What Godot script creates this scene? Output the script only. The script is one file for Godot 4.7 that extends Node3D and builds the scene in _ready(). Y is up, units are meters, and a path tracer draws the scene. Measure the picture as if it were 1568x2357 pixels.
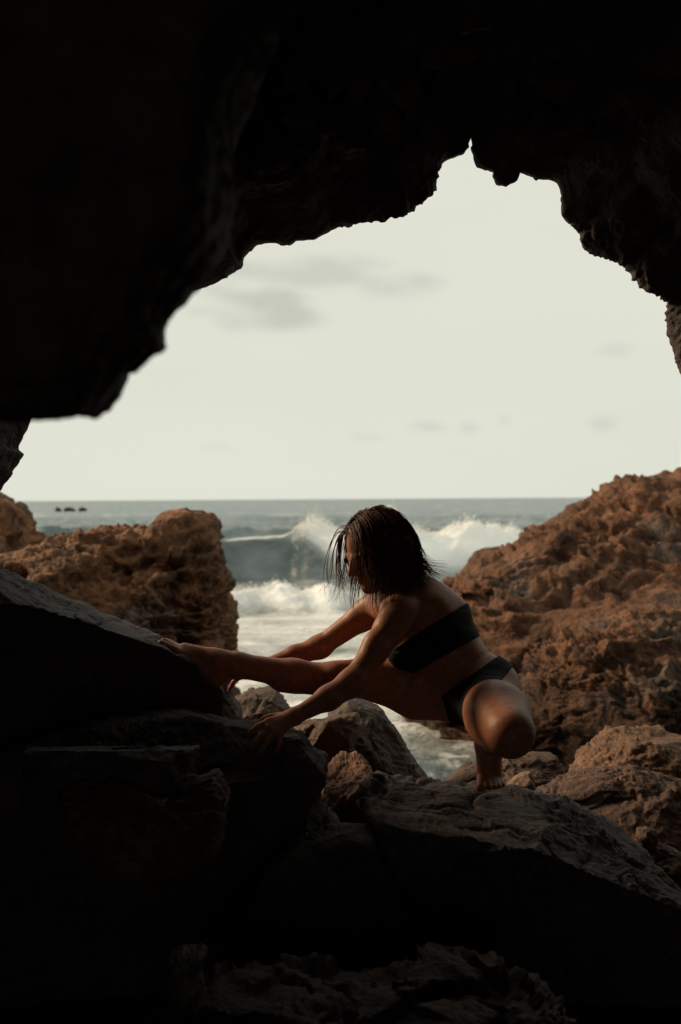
extends Node3D
# A sea cave on a rocky shore: dark lava walls round an opening, boulders, surf beyond, and a person stretching on the rocks.
# Lengths in metres, y up, still water at y = 0, the lens at (0, 2, 0).

const F := 2526.0
const RIM := 0.92
const LENS := Vector3(0, 2, 0)
var view := Basis.from_euler(Vector3(deg_to_rad(-0.68), 0, deg_to_rad(-0.37)))
var n_low: FastNoiseLite
var n_cell: FastNoiseLite
var n_line: FastNoiseLite
var n_fine: FastNoiseLite
var n_ridge: FastNoiseLite
var M := {}


func _ready() -> void:
	# camera
	var cam := Camera3D.new()
	cam.name = "camera"
	var lens := CameraAttributesPhysical.new()
	lens.frustum_focal_length = 12.0 / tan(deg_to_rad(25.0))
	lens.frustum_focus_distance = 3.45
	lens.frustum_near = 0.05
	lens.frustum_far = 30000.0
	lens.exposure_aperture = 2.2
	cam.attributes = lens
	cam.fov = 50.0
	cam.near = 0.05
	cam.far = 30000.0
	cam.position = LENS
	cam.basis = view
	add_child(cam)
	cam.current = true
	# sky, exposure
	var env := Environment.new()
	env.background_mode = Environment.BG_SKY
	env.tonemap_mode = Environment.TONE_MAPPER_LINEAR
	env.tonemap_exposure = 1.0
	env.sdfgi_enabled = true
	env.ssao_enabled = true
	env.ssil_enabled = true
	var sky := Sky.new()
	var pano := PanoramaSkyMaterial.new()
	pano.panorama = make_sky()
	sky.sky_material = pano
	env.sky = sky
	var we := WorldEnvironment.new()
	we.name = "environment"
	we.environment = env
	add_child(we)
	# hazy afternoon sun, high on the left
	var sun := DirectionalLight3D.new()
	sun.name = "sun"
	sun.light_energy = 1.6
	sun.light_color = Color(1.0, 0.87, 0.71)
	sun.light_angular_distance = 16.0
	sun.shadow_enabled = true
	add_child(sun)
	sun.look_at_from_position(Vector3.ZERO, -Vector3(-0.75, 0.46, -0.47))

	noises()
	materials()
	build_cave()
	build_ground()
	build_sea()
	build_rocks()
	build_person()


# ------------------------------------------------------------------ helpers

func at(px: float, py: float, d: float) -> Vector3:
	return LENS + view * Vector3((px - 784.0) / F * d, (1178.0 - py) / F * d, -d)


func noises() -> void:
	n_low = FastNoiseLite.new()
	n_low.seed = 11
	n_low.noise_type = FastNoiseLite.TYPE_SIMPLEX_SMOOTH
	n_low.frequency = 1.0
	n_low.fractal_octaves = 3
	n_cell = FastNoiseLite.new()
	n_cell.seed = 5
	n_cell.noise_type = FastNoiseLite.TYPE_CELLULAR
	n_cell.frequency = 1.0
	n_cell.cellular_return_type = FastNoiseLite.RETURN_CELL_VALUE
	n_cell.cellular_jitter = 1.0
	n_cell.fractal_type = FastNoiseLite.FRACTAL_NONE
	n_line = FastNoiseLite.new()
	n_line.seed = 23
	n_line.noise_type = FastNoiseLite.TYPE_SIMPLEX_SMOOTH
	n_line.frequency = 1.0
	n_line.fractal_octaves = 2
	n_fine = FastNoiseLite.new()
	n_fine.seed = 37
	n_fine.noise_type = FastNoiseLite.TYPE_SIMPLEX_SMOOTH
	n_fine.frequency = 1.0
	n_fine.fractal_octaves = 4
	n_fine.fractal_gain = 0.6
	n_ridge = FastNoiseLite.new()
	n_ridge.seed = 41
	n_ridge.noise_type = FastNoiseLite.TYPE_SIMPLEX_SMOOTH
	n_ridge.frequency = 1.0
	n_ridge.fractal_type = FastNoiseLite.FRACTAL_RIDGED
	n_ridge.fractal_octaves = 4


func noise_tex(size: int, freq: float, type: int, octaves: int, seed_: int, lo: Color, hi: Color, fractal := FastNoiseLite.FRACTAL_FBM) -> NoiseTexture2D:
	var n := FastNoiseLite.new()
	n.seed = seed_
	n.noise_type = type
	n.frequency = freq
	n.fractal_type = fractal
	n.fractal_octaves = octaves
	n.fractal_gain = 0.6
	var t := NoiseTexture2D.new()
	t.width = size
	t.height = size
	t.seamless = true
	t.noise = n
	var g := Gradient.new()
	g.set_color(0, lo)
	g.set_color(1, hi)
	t.color_ramp = g
	return t


func rock_material(tile: float, relief: float, rough: float, spec: float) -> StandardMaterial3D:
	var m := StandardMaterial3D.new()
	m.vertex_color_use_as_albedo = true
	m.roughness = rough
	m.metallic_specular = spec
	m.uv1_triplanar = true
	m.uv1_world_triplanar = true
	m.uv1_scale = Vector3.ONE / tile
	m.albedo_texture = M.rock_albedo
	m.heightmap_enabled = true
	m.heightmap_texture = M.rock_relief
	m.heightmap_scale = relief
	return m


func materials() -> void:
	M.rock_albedo = noise_tex(1024, 0.012, FastNoiseLite.TYPE_SIMPLEX_SMOOTH, 6, 3, Color(0.55, 0.52, 0.5), Color(1, 1, 1))
	M.rock_relief = noise_tex(1024, 0.022, FastNoiseLite.TYPE_SIMPLEX_SMOOTH, 6, 8, Color(0, 0, 0), Color(1, 1, 1))
	M.cave = rock_material(1.1, 1.4, 0.8, 0.35)
	M.near = rock_material(0.55, 0.6, 0.74, 0.27)
	M.mid = rock_material(0.6, 0.6, 0.78, 0.35)
	M.far = rock_material(1.7, 3.0, 0.9, 0.3)
	var w := StandardMaterial3D.new()
	w.vertex_color_use_as_albedo = true
	w.roughness = 0.2
	w.metallic_specular = 0.4
	w.uv1_triplanar = true
	w.uv1_world_triplanar = true
	w.uv1_scale = Vector3(0.22, 0.5, 0.5)
	var ripple := noise_tex(1024, 0.014, FastNoiseLite.TYPE_SIMPLEX_SMOOTH, 5, 27, Color(0, 0, 0), Color(1, 1, 1))
	ripple.color_ramp = null
	ripple.as_normal_map = true
	ripple.bump_strength = 14.0
	w.normal_enabled = true
	w.normal_texture = ripple
	w.normal_scale = 1.0
	M.water = w
	var f := StandardMaterial3D.new()
	f.albedo_color = Color(0.97, 0.97, 0.96)
	f.roughness = 0.9
	f.metallic_specular = 0.2
	f.backlight_enabled = true
	f.backlight = Color(0.8, 0.8, 0.8)
	M.foam = f
	var ww := StandardMaterial3D.new()
	ww.vertex_color_use_as_albedo = true
	ww.roughness = 0.9
	ww.metallic_specular = 0.2
	ww.backlight_enabled = true
	ww.backlight = Color(0.95, 0.95, 0.95)
	M.whitewater = ww
	var s := StandardMaterial3D.new()
	s.albedo_color = Color(0.62, 0.415, 0.32)
	s.albedo_texture = noise_tex(512, 0.02, FastNoiseLite.TYPE_SIMPLEX_SMOOTH, 5, 15, Color(0.74, 0.69, 0.66), Color(1, 1, 1))
	s.uv1_triplanar = true
	s.uv1_scale = Vector3.ONE * 3.0
	s.heightmap_enabled = true
	s.heightmap_texture = noise_tex(512, 0.06, FastNoiseLite.TYPE_SIMPLEX_SMOOTH, 4, 16, Color(0, 0, 0), Color(1, 1, 1))
	s.heightmap_scale = 0.07
	s.roughness = 0.46
	s.metallic_specular = 0.24
	M.skin = s
	var c := StandardMaterial3D.new()
	c.albedo_color = Color(0.055, 0.052, 0.058)
	c.roughness = 0.85
	c.metallic_specular = 0.25
	c.uv1_triplanar = true
	c.uv1_scale = Vector3.ONE * 8.0
	c.heightmap_enabled = true
	c.heightmap_texture = noise_tex(256, 0.05, FastNoiseLite.TYPE_SIMPLEX_SMOOTH, 3, 19, Color(0, 0, 0), Color(1, 1, 1))
	c.heightmap_scale = 0.1
	M.cloth = c
	var h := StandardMaterial3D.new()
	h.albedo_color = Color(0.25, 0.135, 0.09)
	h.roughness = 0.5
	h.metallic_specular = 0.2
	M.hair = h
	var gold := StandardMaterial3D.new()
	gold.albedo_color = Color(0.85, 0.6, 0.3)
	gold.metallic = 1.0
	gold.roughness = 0.3
	M.gold = gold


func make_sky() -> ImageTexture:
	var w := 1536
	var h := 768
	var im := Image.create_empty(w, h, false, Image.FORMAT_RGBAF)
	var n := FastNoiseLite.new()
	n.seed = 4
	n.noise_type = FastNoiseLite.TYPE_SIMPLEX_SMOOTH
	n.frequency = 1.0
	n.fractal_octaves = 5
	# the named cloud banks: azimuth (right of straight ahead), elevation, half width, half height in degrees, depth
	var banks := [[-1.5, 11.9, 4.6, 0.35, 0.10], [-4.3, 9.7, 3.1, 0.95, 0.20], [-2.2, 11.4, 3.6, 0.6, 0.15], [3.2, 10.9, 1.9, 0.75, 0.15], [14.3, 7.4, 0.9, 0.28, 0.12], [4.5, 3.6, 1.0, 0.22, 0.12], [6.7, 3.7, 0.5, 0.3, 0.10], [13.4, 3.7, 0.7, 0.3, 0.12], [8.5, 4.0, 0.3, 0.25, 0.08], [-6.5, 2.7, 0.9, 0.12, 0.07], [1.5, 3.2, 0.8, 0.12, 0.06]]
	for y in h:
		var el := 90.0 - (y + 0.5) / h * 180.0
		if el < -3.0:
			continue
		var ce := cos(deg_to_rad(el))
		var se := sin(deg_to_rad(el))
		for x in w:
			var az := wrapf((x + 0.5) / w * 360.0, -180.0, 180.0)
			var ar := deg_to_rad(az)
			var v := Vector3(sin(ar) * ce, se, -cos(ar) * ce)
			var veil := n.get_noise_3d(v.x * 1.6, v.y * 7.0, v.z * 1.6)
			var puff := n.get_noise_3d(v.x * 12.0 + 7.0, v.y * 46.0 + v.x * 6.0, v.z * 12.0)
			var lum := 0.75 - 0.03 * smoothstep(0.0, 60.0, el) + 0.03 * veil
			var dark := 0.0
			if absf(az) < 20.0 and el < 16.0:
				for b in banks:
					var u: float = (az - b[0]) / b[2]
					var q: float = (el - b[1] + 0.3 * b[3] * puff) / b[3]
					if q > 0.0:
						q *= 0.75
					var r := u * u + q * q
					if r < 6.0:
						dark = maxf(dark, 1.15 * b[4] * smoothstep(2.0, -0.4, r + 1.9 * puff))
			else:
				dark = 0.16 * smoothstep(0.25, 0.7, n.get_noise_3d(v.x * 3.0 - 4.0, v.y * 11.0, v.z * 3.0))
			lum *= 1.0 - dark
			im.set_pixel(x, y, Color(lum * 0.985, lum * 1.0, lum * (0.865 + 0.06 * dark)))
	var horizon := Color(0.7, 0.72, 0.62)
	for y in h:
		if 90.0 - (y + 0.5) / h * 180.0 < -3.0:
			for x in w:
				im.set_pixel(x, y, horizon)
	return ImageTexture.create_from_image(im)


func array_mesh(v: PackedVector3Array, nrm: PackedVector3Array, idx: PackedInt32Array, col = null) -> ArrayMesh:
	var a := []
	a.resize(Mesh.ARRAY_MAX)
	a[Mesh.ARRAY_VERTEX] = v
	a[Mesh.ARRAY_NORMAL] = nrm
	a[Mesh.ARRAY_INDEX] = idx
	if col != null:
		a[Mesh.ARRAY_COLOR] = col
	var m := ArrayMesh.new()
	m.add_surface_from_arrays(Mesh.PRIMITIVE_TRIANGLES, a)
	return m


func put(called: String, m: Mesh, mat: Material, parent: Node = self) -> MeshInstance3D:
	var o := MeshInstance3D.new()
	o.name = called
	o.mesh = m
	o.material_override = mat
	parent.add_child(o, true)
	return o


func tag(o: Node, label: String, category: String, group := "", kind := "") -> void:
	if label:
		o.set_meta("label", label)
	if category:
		o.set_meta("category", category)
	if group:
		o.set_meta("group", group)
	if kind:
		o.set_meta("kind", kind)


static func grid_index(w: int, h: int, wrap_u := false) -> PackedInt32Array:
	# faces of a grid of h rows and w columns, wound so that rows growing away and columns growing right face up
	var idx := PackedInt32Array()
	var cols := w if wrap_u else w - 1
	idx.resize(cols * (h - 1) * 6)
	var k := 0
	for j in h - 1:
		for i in cols:
			var a := j * w + i
			var b := j * w + (i + 1) % w
			var c := a + w
			var d := b + w
			idx[k] = a
			idx[k + 1] = c
			idx[k + 2] = b
			idx[k + 3] = b
			idx[k + 4] = c
			idx[k + 5] = d
			k += 6
	return idx


static func normals_of(v: PackedVector3Array, idx: PackedInt32Array) -> PackedVector3Array:
	var n := PackedVector3Array()
	n.resize(v.size())
	var k := 0
	while k < idx.size():
		var a := idx[k]
		var b := idx[k + 1]
		var c := idx[k + 2]
		var f := (v[c] - v[a]).cross(v[b] - v[a])
		n[a] += f
		n[b] += f
		n[c] += f
		k += 3
	for i in n.size():
		n[i] = n[i].normalized()
	return n


func craggy(p: Vector3, turn: Basis, amp: PackedFloat32Array, size: float) -> float:
	# relief of weathered volcanic rock: swells, broken steps, cracks, pits
	var q := turn * p / size
	var w := Vector3(n_line.get_noise_3dv(q * 1.1), n_line.get_noise_3dv(q * 1.1 + Vector3(31, 7, 3)), n_line.get_noise_3dv(q * 1.1 + Vector3(5, 59, 13)))
	var d := amp[0] * n_low.get_noise_3dv(q * 0.9)
	d += amp[1] * n_cell.get_noise_3dv(q * 1.5 + w * 0.35)
	d += amp[1] * 0.35 * n_cell.get_noise_3dv(q * 3.7 + w * 0.5)
	var c := absf(n_line.get_noise_3dv(q * 1.3 + w * 0.5 + Vector3(9, 9, 9)))
	d -= amp[2] * pow(maxf(0.0, 1.0 - c * 3.0), 3.0)
	var rough := 0.35 + 1.3 * smoothstep(-0.35, 0.35, n_line.get_noise_3dv(q * 0.6 + Vector3(70, 3, 9)))
	d += amp[3] * rough * n_ridge.get_noise_3dv(q * 2.3 + w * 0.4)
	d += amp[4] * rough * n_fine.get_noise_3dv(q * 9.0)
	return d * size


# ------------------------------------------------------------------ the cave and the ground

func build_cave() -> void:
	# the rim of the opening, clockwise from the left foot: px, py, distance, share of the mesh columns
	var rim := [
		[-250, 2300, 3.6], [-200, 1700, 3.9], [-120, 1300, 4.0], [-60, 1180, 4.1], [-8, 1140, 4.1], [10, 1112, 4.1], [30, 1090, 4.1], [40, 1070, 4.1], [56, 1045, 4.1], [44, 1032, 4.1], [50, 1010, 4.1], [60, 985, 4.1], [72, 958, 4.1],
		[150, 860, 4.0], [250, 760, 3.9], [340, 690, 3.8], [425, 661, 3.7], [450, 658, 3.7], [470, 655, 3.7], [505, 635, 3.7], [548, 612, 3.7], [551, 588, 3.7], [590, 553, 3.7], [635, 546, 3.7], [665, 554, 3.7], [678, 545, 3.7], [720, 541, 3.7], [760, 515, 3.7],
		[820, 515, 3.7], [870, 498, 3.7], [925, 498, 3.7], [940, 483, 3.7], [965, 470, 3.7], [998, 430, 3.7], [1000, 395, 3.7], [1030, 360, 3.7], [1065, 345, 3.65], [1080, 325, 3.6], [1087, 310, 3.6], [1094, 340, 3.6], [1105, 375, 3.6], [1140, 388, 3.6], [1149, 416, 3.6],
		[1168, 420, 3.6], [1188, 412, 3.6], [1196, 388, 3.6], [1240, 404, 3.6], [1284, 411, 3.6], [1297, 440, 3.6], [1300, 490, 3.65], [1338, 530, 3.7], [1350, 560, 3.7], [1400, 582, 3.7], [1450, 600, 3.7], [1460, 630, 3.7], [1490, 662, 3.7], [1530, 670, 3.75], [1540, 702, 3.8], [1550, 760, 3.8], [1568, 830, 3.8],
		[1600, 950, 3.8], [1650, 1200, 3.8], [1720, 1600, 3.7], [1850, 2300, 3.4], [1500, 2750, 3.3], [800, 2850, 3.3], [100, 2750, 3.4]]
	var line := PackedVector3Array()
	for k in rim.size():
		var a := at(rim[k][0], rim[k][1], rim[k][2] * RIM)
		var q = rim[(k + 1) % rim.size()]
		var b := at(q[0], q[1], q[2] * RIM)
		var seen := k >= 3 and k <= 60
		var parts := int(ceil(a.distance_to(b) / (0.0065 if seen else 0.12)))
		for i in parts:
			line.append(a.lerp(b, float(i) / parts))
	var w := line.size()
	var mid := at(800, 1250, 3.7 * RIM)
	# rows: distance inwards from the rim (negative: outwards over the cliff face) and how wide the cave is there
	var rows := []
	rows.append([-0.6, 5.0, -0.4])
	rows.append([-0.9, 3.2, -0.3])
	rows.append([-0.7, 2.0, -0.15])
	rows.append([-0.5, 1.5, -0.05])
	for k in 8:
		var t := 1.0 - k / 8.0
		rows.append([-0.34 * t, 1.0 + 0.34 * t * t, 0.0])
	var s := 0.0
	while s < 8.6:
		var wide := 1.0 + 0.36 * s if s < 2.6 else lerpf(1.94, 1.5, (s - 2.6) / 5.0)
		if s > 6.0:
			wide *= 1.0 - 0.15 * smoothstep(6.0, 8.4, s)
		rows.append([s, wide, 0.0])
		s += 0.012 + 0.028 * s if s < 1.6 else 0.25
	var h := rows.size()
	var v := PackedVector3Array()
	var flow := PackedFloat32Array()
	v.resize(w * h)
	flow.resize(w * h)
	for j in h:
		var inward: float = rows[j][0]
		var wide: float = rows[j][1]
		for i in w:
			var o := line[i] - mid
			var p := mid + o * wide
			p.z = lerpf(line[i].z, -3.7 * RIM, clampf(absf(inward), 0.0, 1.0)) + inward
			v[j * w + i] = p
			flow[j * w + i] = smoothstep(0.0, 0.5, absf(inward))
	var idx := grid_index(w, h, true)
	var n := normals_of(v, idx)
	var turn := Basis.from_euler(Vector3(0.3, 0.2, 0.5)) * Basis.from_scale(Vector3(1.0, 1.5, 0.8))
	var amp := PackedFloat32Array([0.16, 0.05, 0.05, 0.05, 0.015])
	var amp_edge := PackedFloat32Array([0.0, 0.02, 0.0, 0.025, 0.028])
	var col := PackedColorArray()
	col.resize(w * h)
	var jobs := func(j: int):
		for i in w:
			var k := j * w + i
			var p := v[k]
			var t := flow[k]
			var d := craggy(p, turn, amp, 0.8) * t
			if t < 1.0:
				d += craggy(p, turn, amp_edge, 0.55) * (1.0 - t)
			v[k] = p + n[k] * d
			var mix := 0.5 + 0.5 * n_low.get_noise_3dv(p * 1.7 + Vector3(3, 3, 3))
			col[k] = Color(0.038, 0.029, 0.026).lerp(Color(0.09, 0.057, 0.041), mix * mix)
	for j in h:
		jobs.call(j)
	n = normals_of(v, idx)
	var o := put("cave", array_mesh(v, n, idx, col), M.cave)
	tag(o, "dark volcanic cave walls and roof framing a jagged opening to the sea", "cave", "", "structure")


func build_ground() -> void:
	var w := 220
	var h := 260
	var v := PackedVector3Array()
	v.resize(w * h)
	var col := PackedColorArray()
	col.resize(w * h)
	var turn := Basis.from_euler(Vector3(0, 0.6, 0))
	var amp := PackedFloat32Array([0.05, 0.02, 0.03, 0.03, 0.012])
	for j in h:
		var z := lerpf(-1.2, -9.0, pow(j / (h - 1.0), 1.0)) if j > 0 else 5.2
		for i in w:
			var u := i / (w - 1.0) * 2.0 - 1.0
			var x := u * 2.2 + u * u * u * 5.0
			var y := 0.48 - 0.55 * smoothstep(-4.6, -6.6, z) - 0.7 * smoothstep(-6.6, -8.4, z)
			if x > 0.9 and z < -4.0:
				y += 0.4 * smoothstep(0.9, 2.0, x) * smoothstep(-8.5, -6.0, z)
			var p := Vector3(x, y, z)
			p.y += craggy(p, turn, amp, 0.7)
			v[j * w + i] = p
			var m := 0.5 + 0.5 * n_low.get_noise_3dv(p * 2.1)
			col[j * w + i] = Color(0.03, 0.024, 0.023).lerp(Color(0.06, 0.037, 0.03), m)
	var idx := grid_index(w, h)
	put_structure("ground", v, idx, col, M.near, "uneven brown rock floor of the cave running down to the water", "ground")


func put_structure(called: String, v: PackedVector3Array, idx: PackedInt32Array, col: PackedColorArray, mat: Material, label: String, category: String) -> MeshInstance3D:
	var o := put(called, array_mesh(v, normals_of(v, idx), idx, col), mat)
	tag(o, label, category, "", "structure")
	return o


# ------------------------------------------------------------------ the sea

func crest_one(x: float) -> float:
	return -28.2 + 0.5 * n_low.get_noise_2d(x * 0.15, 3.0)


func crest_two(x: float) -> float:
	return -20.2 + 1.3 * n_low.get_noise_2d(x * 0.35, 9.0) + 0.12 * x


func broken_one(x: float) -> float:
	# where the big wave has already broken into foam
	return smoothstep(-1.45, -0.9, x + 0.25 * n_low.get_noise_2d(x * 2.0, 1.0)) * smoothstep(7.5, 5.0, x)


func sea_point(x: float, z: float) -> Array:
	# displaced point, how much of it is foam
	var d := -z
	var foam := 0.0
	var y := 0.0
	var push := 0.0
	# swell and chop
	var far := smoothstep(16.0, 60.0, d)
	y += 0.10 * far * n_low.get_noise_3d(x * 0.05, z * 0.14, 2.0) * minf(d / 60.0, 2.5)
	var chop := n_fine.get_noise_3d(x * 0.35, z * 0.9, 0.0)
	var chop2 := n_fine.get_noise_3d(x * 1.3, z * 3.1, 5.0)
	y += chop * lerpf(0.06, 0.24, far) + chop2 * lerpf(0.028, 0.10, far)
	# a swell rising behind the breaking wave
	var t0 := z + 56.0 + 2.0 * n_low.get_noise_2d(x * 0.06, 5.0)
	y += 0.75 * exp(-pow(t0 / (3.2 if t0 < 0.0 else 1.5), 2.0)) * (0.75 + 0.5 * n_low.get_noise_2d(x * 0.08, 8.0))
	# the breaking wave
	var t1 := z - crest_one(x)
	var b1 := broken_one(x)
	var a1 := 0.92 + 0.10 * n_low.get_noise_2d(x * 0.2, 4.0) + 0.10 * smoothstep(-4.0, -1.2, x)
	var back := 2.6
	var front := lerpf(0.75, 1.15, b1)
	var s1 := exp(-pow(absf(t1) / (back if t1 < 0.0 else front), 2.0 if t1 < 0.0 else 2.4))
	y += a1 * s1
	push += 0.34 * pow(s1, 5.0) * (1.0 - b1) * smoothstep(-1.2, 0.2, t1)
	var b2 := broken_one(x - 1.0 * clampf(t1 / 1.1, 0.0, 1.0))
	var white1 := b2 * smoothstep(-2.6, -0.6, t1) * smoothstep(1.9, 0.7, t1)
	foam = maxf(foam, white1)
	foam = maxf(foam, (1.0 - b1) * 0.6 * smoothstep(-0.75, -0.1, t1) * smoothstep(0.12, -0.05, t1))
	foam = maxf(foam, 0.35 * smoothstep(-9.0, -2.0, t1) * smoothstep(-0.6, -2.0, t1) * smoothstep(-0.1, 0.35, n_fine.get_noise_3d(x * 0.5, z * 0.9, 12.0)))
	# the foam line nearer the shore
	var t2 := z - crest_two(x)
	var a2 := smoothstep(-6.5, -3.5, x) * smoothstep(1.6, -0.4, x + 0.5 * n_low.get_noise_2d(x, 6.0)) + 0.35 * smoothstep(0.0, 2.0, x)
	a2 *= 0.72 + 0.5 * n_low.get_noise_2d(x * 0.6, 31.0)
	y += 0.38 * a2 * exp(-pow(absf(t2) / (1.6 if t2 < 0.0 else 0.7), 2.0))
	var white2 := a2 * smoothstep(-1.3, -0.4, t2) * smoothstep(1.3, 0.5, t2)
	foam = maxf(foam, white2)
	# lace of old foam on the shallow water
	var near := smoothstep(33.0, 14.0, d)
	var lace := n_ridge.get_noise_3d(x * 0.22 + 0.5 * n_line.get_noise_2d(x * 0.4, z * 0.6), z * 0.75, 3.0)
	var sheet := n_low.get_noise_3d(x * 0.16, z * 0.42, 20.0)
	foam = maxf(foam, near * smoothstep(7.0, 11.0, d) * clampf(0.39 + 0.48 * sheet + 0.45 * lace + 0.3 * chop2, 0.0, 0.9))
	foam = maxf(foam, smoothstep(10.5, 8.5, d) * 0.6 * smoothstep(0.2, 0.45, n_fine.get_noise_3d(x * 2.2, z * 2.6, 60.0)))
	foam = maxf(foam, 0.3 * smoothstep(34.0, 50.0, d) * smoothstep(0.25, 0.6, n_fine.get_noise_3d(x * 0.12, z * 0.3, 40.0)))
	# whitewater is lumpy
	var lump := maxf(white1, white2)
	if lump > 0.02:
		y += lump * (0.20 * absf(n_low.get_noise_3d(x * 1.1, z * 1.6, 7.0)) + 0.16 * absf(n_fine.get_noise_3d(x * 2.6, z * 3.4, 8.0)) - 0.04)
		if white1 > 0.02:
			y += white1 * 0.75 * maxf(0.0, 0.15 + n_low.get_noise_3d(x * 0.55, z * 0.7, 17.0)) * smoothstep(1.7, 0.0, absf(t1))
	return [Vector3(x, y, z + push), foam]


func build_sea() -> void:
	var slopes := PackedFloat32Array()
	for i in 22:
		slopes.append(-1.6 + 1.2 * i / 22.0)
	for i in 361:
		slopes.append(-0.4 + 0.8 * i / 360.0)
	for i in 22:
		slopes.append(0.4 + 1.2 * (i + 1) / 22.0)
	var dist := PackedFloat32Array()
	var d := 4.6
	while d < 12000.0:
		dist.append(d)
		if d > 24.5 and d < 29.6:
			d += 0.07
		elif d > 17.5 and d < 22.0:
			d += 0.08
		elif d < 130.0:
			d *= 1.0105
		else:
			d *= 1.05
	var w := slopes.size()
	var h := dist.size()
	var v := PackedVector3Array()
	v.resize(w * h)
	var col := PackedColorArray()
	col.resize(w * h)
	var water := Color(0.024, 0.06, 0.07)
	var shoal := Color(0.11, 0.125, 0.11)
	var white := Color(0.94, 0.94, 0.93)
	var row := func(j: int):
		for i in w:
			var z := -dist[j]
			var x := slopes[i] * dist[j]
			var r := sea_point(x, z)
			var p: Vector3 = r[0]
			if dist[j] > 400.0:
				p.y *= exp(-(dist[j] - 400.0) / 400.0)
			v[j * w + i] = p
			col[j * w + i] = water.lerp(shoal, smoothstep(34.0, 12.0, dist[j])).lerp(white, r[1])
	for k in h:
		row.call(k)
	# clear water and whitewater: the aerated foam of the breakers lets light through
	var idx := grid_index(w, h)
	var clear := PackedInt32Array()
	var aerated := PackedInt32Array()
	for k in range(0, idx.size(), 3):
		var row_z := -v[idx[k]].z
		var lum := (col[idx[k]].r + col[idx[k + 1]].r + col[idx[k + 2]].r) / 3.0
		if lum > 0.62 and row_z > 17.5 and row_z < 32.0:
			aerated.append_array(idx.slice(k, k + 3))
		else:
			clear.append_array(idx.slice(k, k + 3))
	var nrm := normals_of(v, idx)
	var m := array_mesh(v, nrm, clear, col)
	var a := []
	a.resize(Mesh.ARRAY_MAX)
	a[Mesh.ARRAY_VERTEX] = v
	a[Mesh.ARRAY_NORMAL] = nrm
	a[Mesh.ARRAY_INDEX] = aerated
	a[Mesh.ARRAY_COLOR] = col
	m.add_surface_from_arrays(Mesh.PRIMITIVE_TRIANGLES, a)
	m.surface_set_material(0, M.water)
	m.surface_set_material(1, M.whitewater)
	var sea := put("sea", m, null)
	tag(sea, "grey green sea with swell, a breaking wave and foam", "sea", "", "structure")
	# spray thrown up along the broken crests: countless drops
	var rng := RandomNumberGenerator.new()
	rng.seed = 77
	spray(rng, "big_wave_spray", 26000, func():
		var x := rng.randf_range(-1.5, 6.5)
		if x < 0.2 and rng.randf() < 0.3:
			x = rng.randf_range(-1.4, -0.4)
		var z := crest_one(x) + rng.randfn(-0.1, 0.35)
		var p: Vector3 = sea_point(x, z)[0]
		var b := broken_one(x)
		p.y += absf(rng.randfn(0.0, 0.04 + 0.12 * maxf(0.0, 0.25 + n_low.get_noise_2d(x * 0.9, 50.0)) + 0.08 * exp(-pow((x + 0.7) / 0.4, 2.0)))) * b - 0.02
		return p if b > 0.3 else Vector3(0, -1, -28), "white spray flung up from the breaking wave")
	spray(rng, "foam_line_spray", 3500, func():
		var x := rng.randf_range(-6.0, 0.8)
		var z := crest_two(x) + rng.randfn(0.0, 0.3)
		var p: Vector3 = sea_point(x, z)[0]
		p.y += absf(rng.randfn(0.0, 0.06)) * smoothstep(0.9, -1.5, x) - 0.02
		return p, "white spray along the foam line nearer the shore")


func spray(rng: RandomNumberGenerator, called: String, count: int, where: Callable, label: String) -> void:
	var ball := SphereMesh.new()
	ball.radius = 1.0
	ball.height = 2.0
	ball.radial_segments = 6
	ball.rings = 3
	var mm := MultiMesh.new()
	mm.transform_format = MultiMesh.TRANSFORM_3D
	mm.mesh = ball
	mm.instance_count = count
	for i in count:
		var r := rng.randf_range(0.004, 0.011)
		if rng.randf() < 0.12:
			r *= 2.0
		mm.set_instance_transform(i, Transform3D(Basis.from_scale(Vector3(r, r, r)), where.call()))
	var o := MultiMeshInstance3D.new()
	o.name = called
	o.multimesh = mm
	o.material_override = M.foam
	add_child(o, true)
	tag(o, label, "spray", "", "stuff")


# ------------------------------------------------------------------ the rocks

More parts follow.
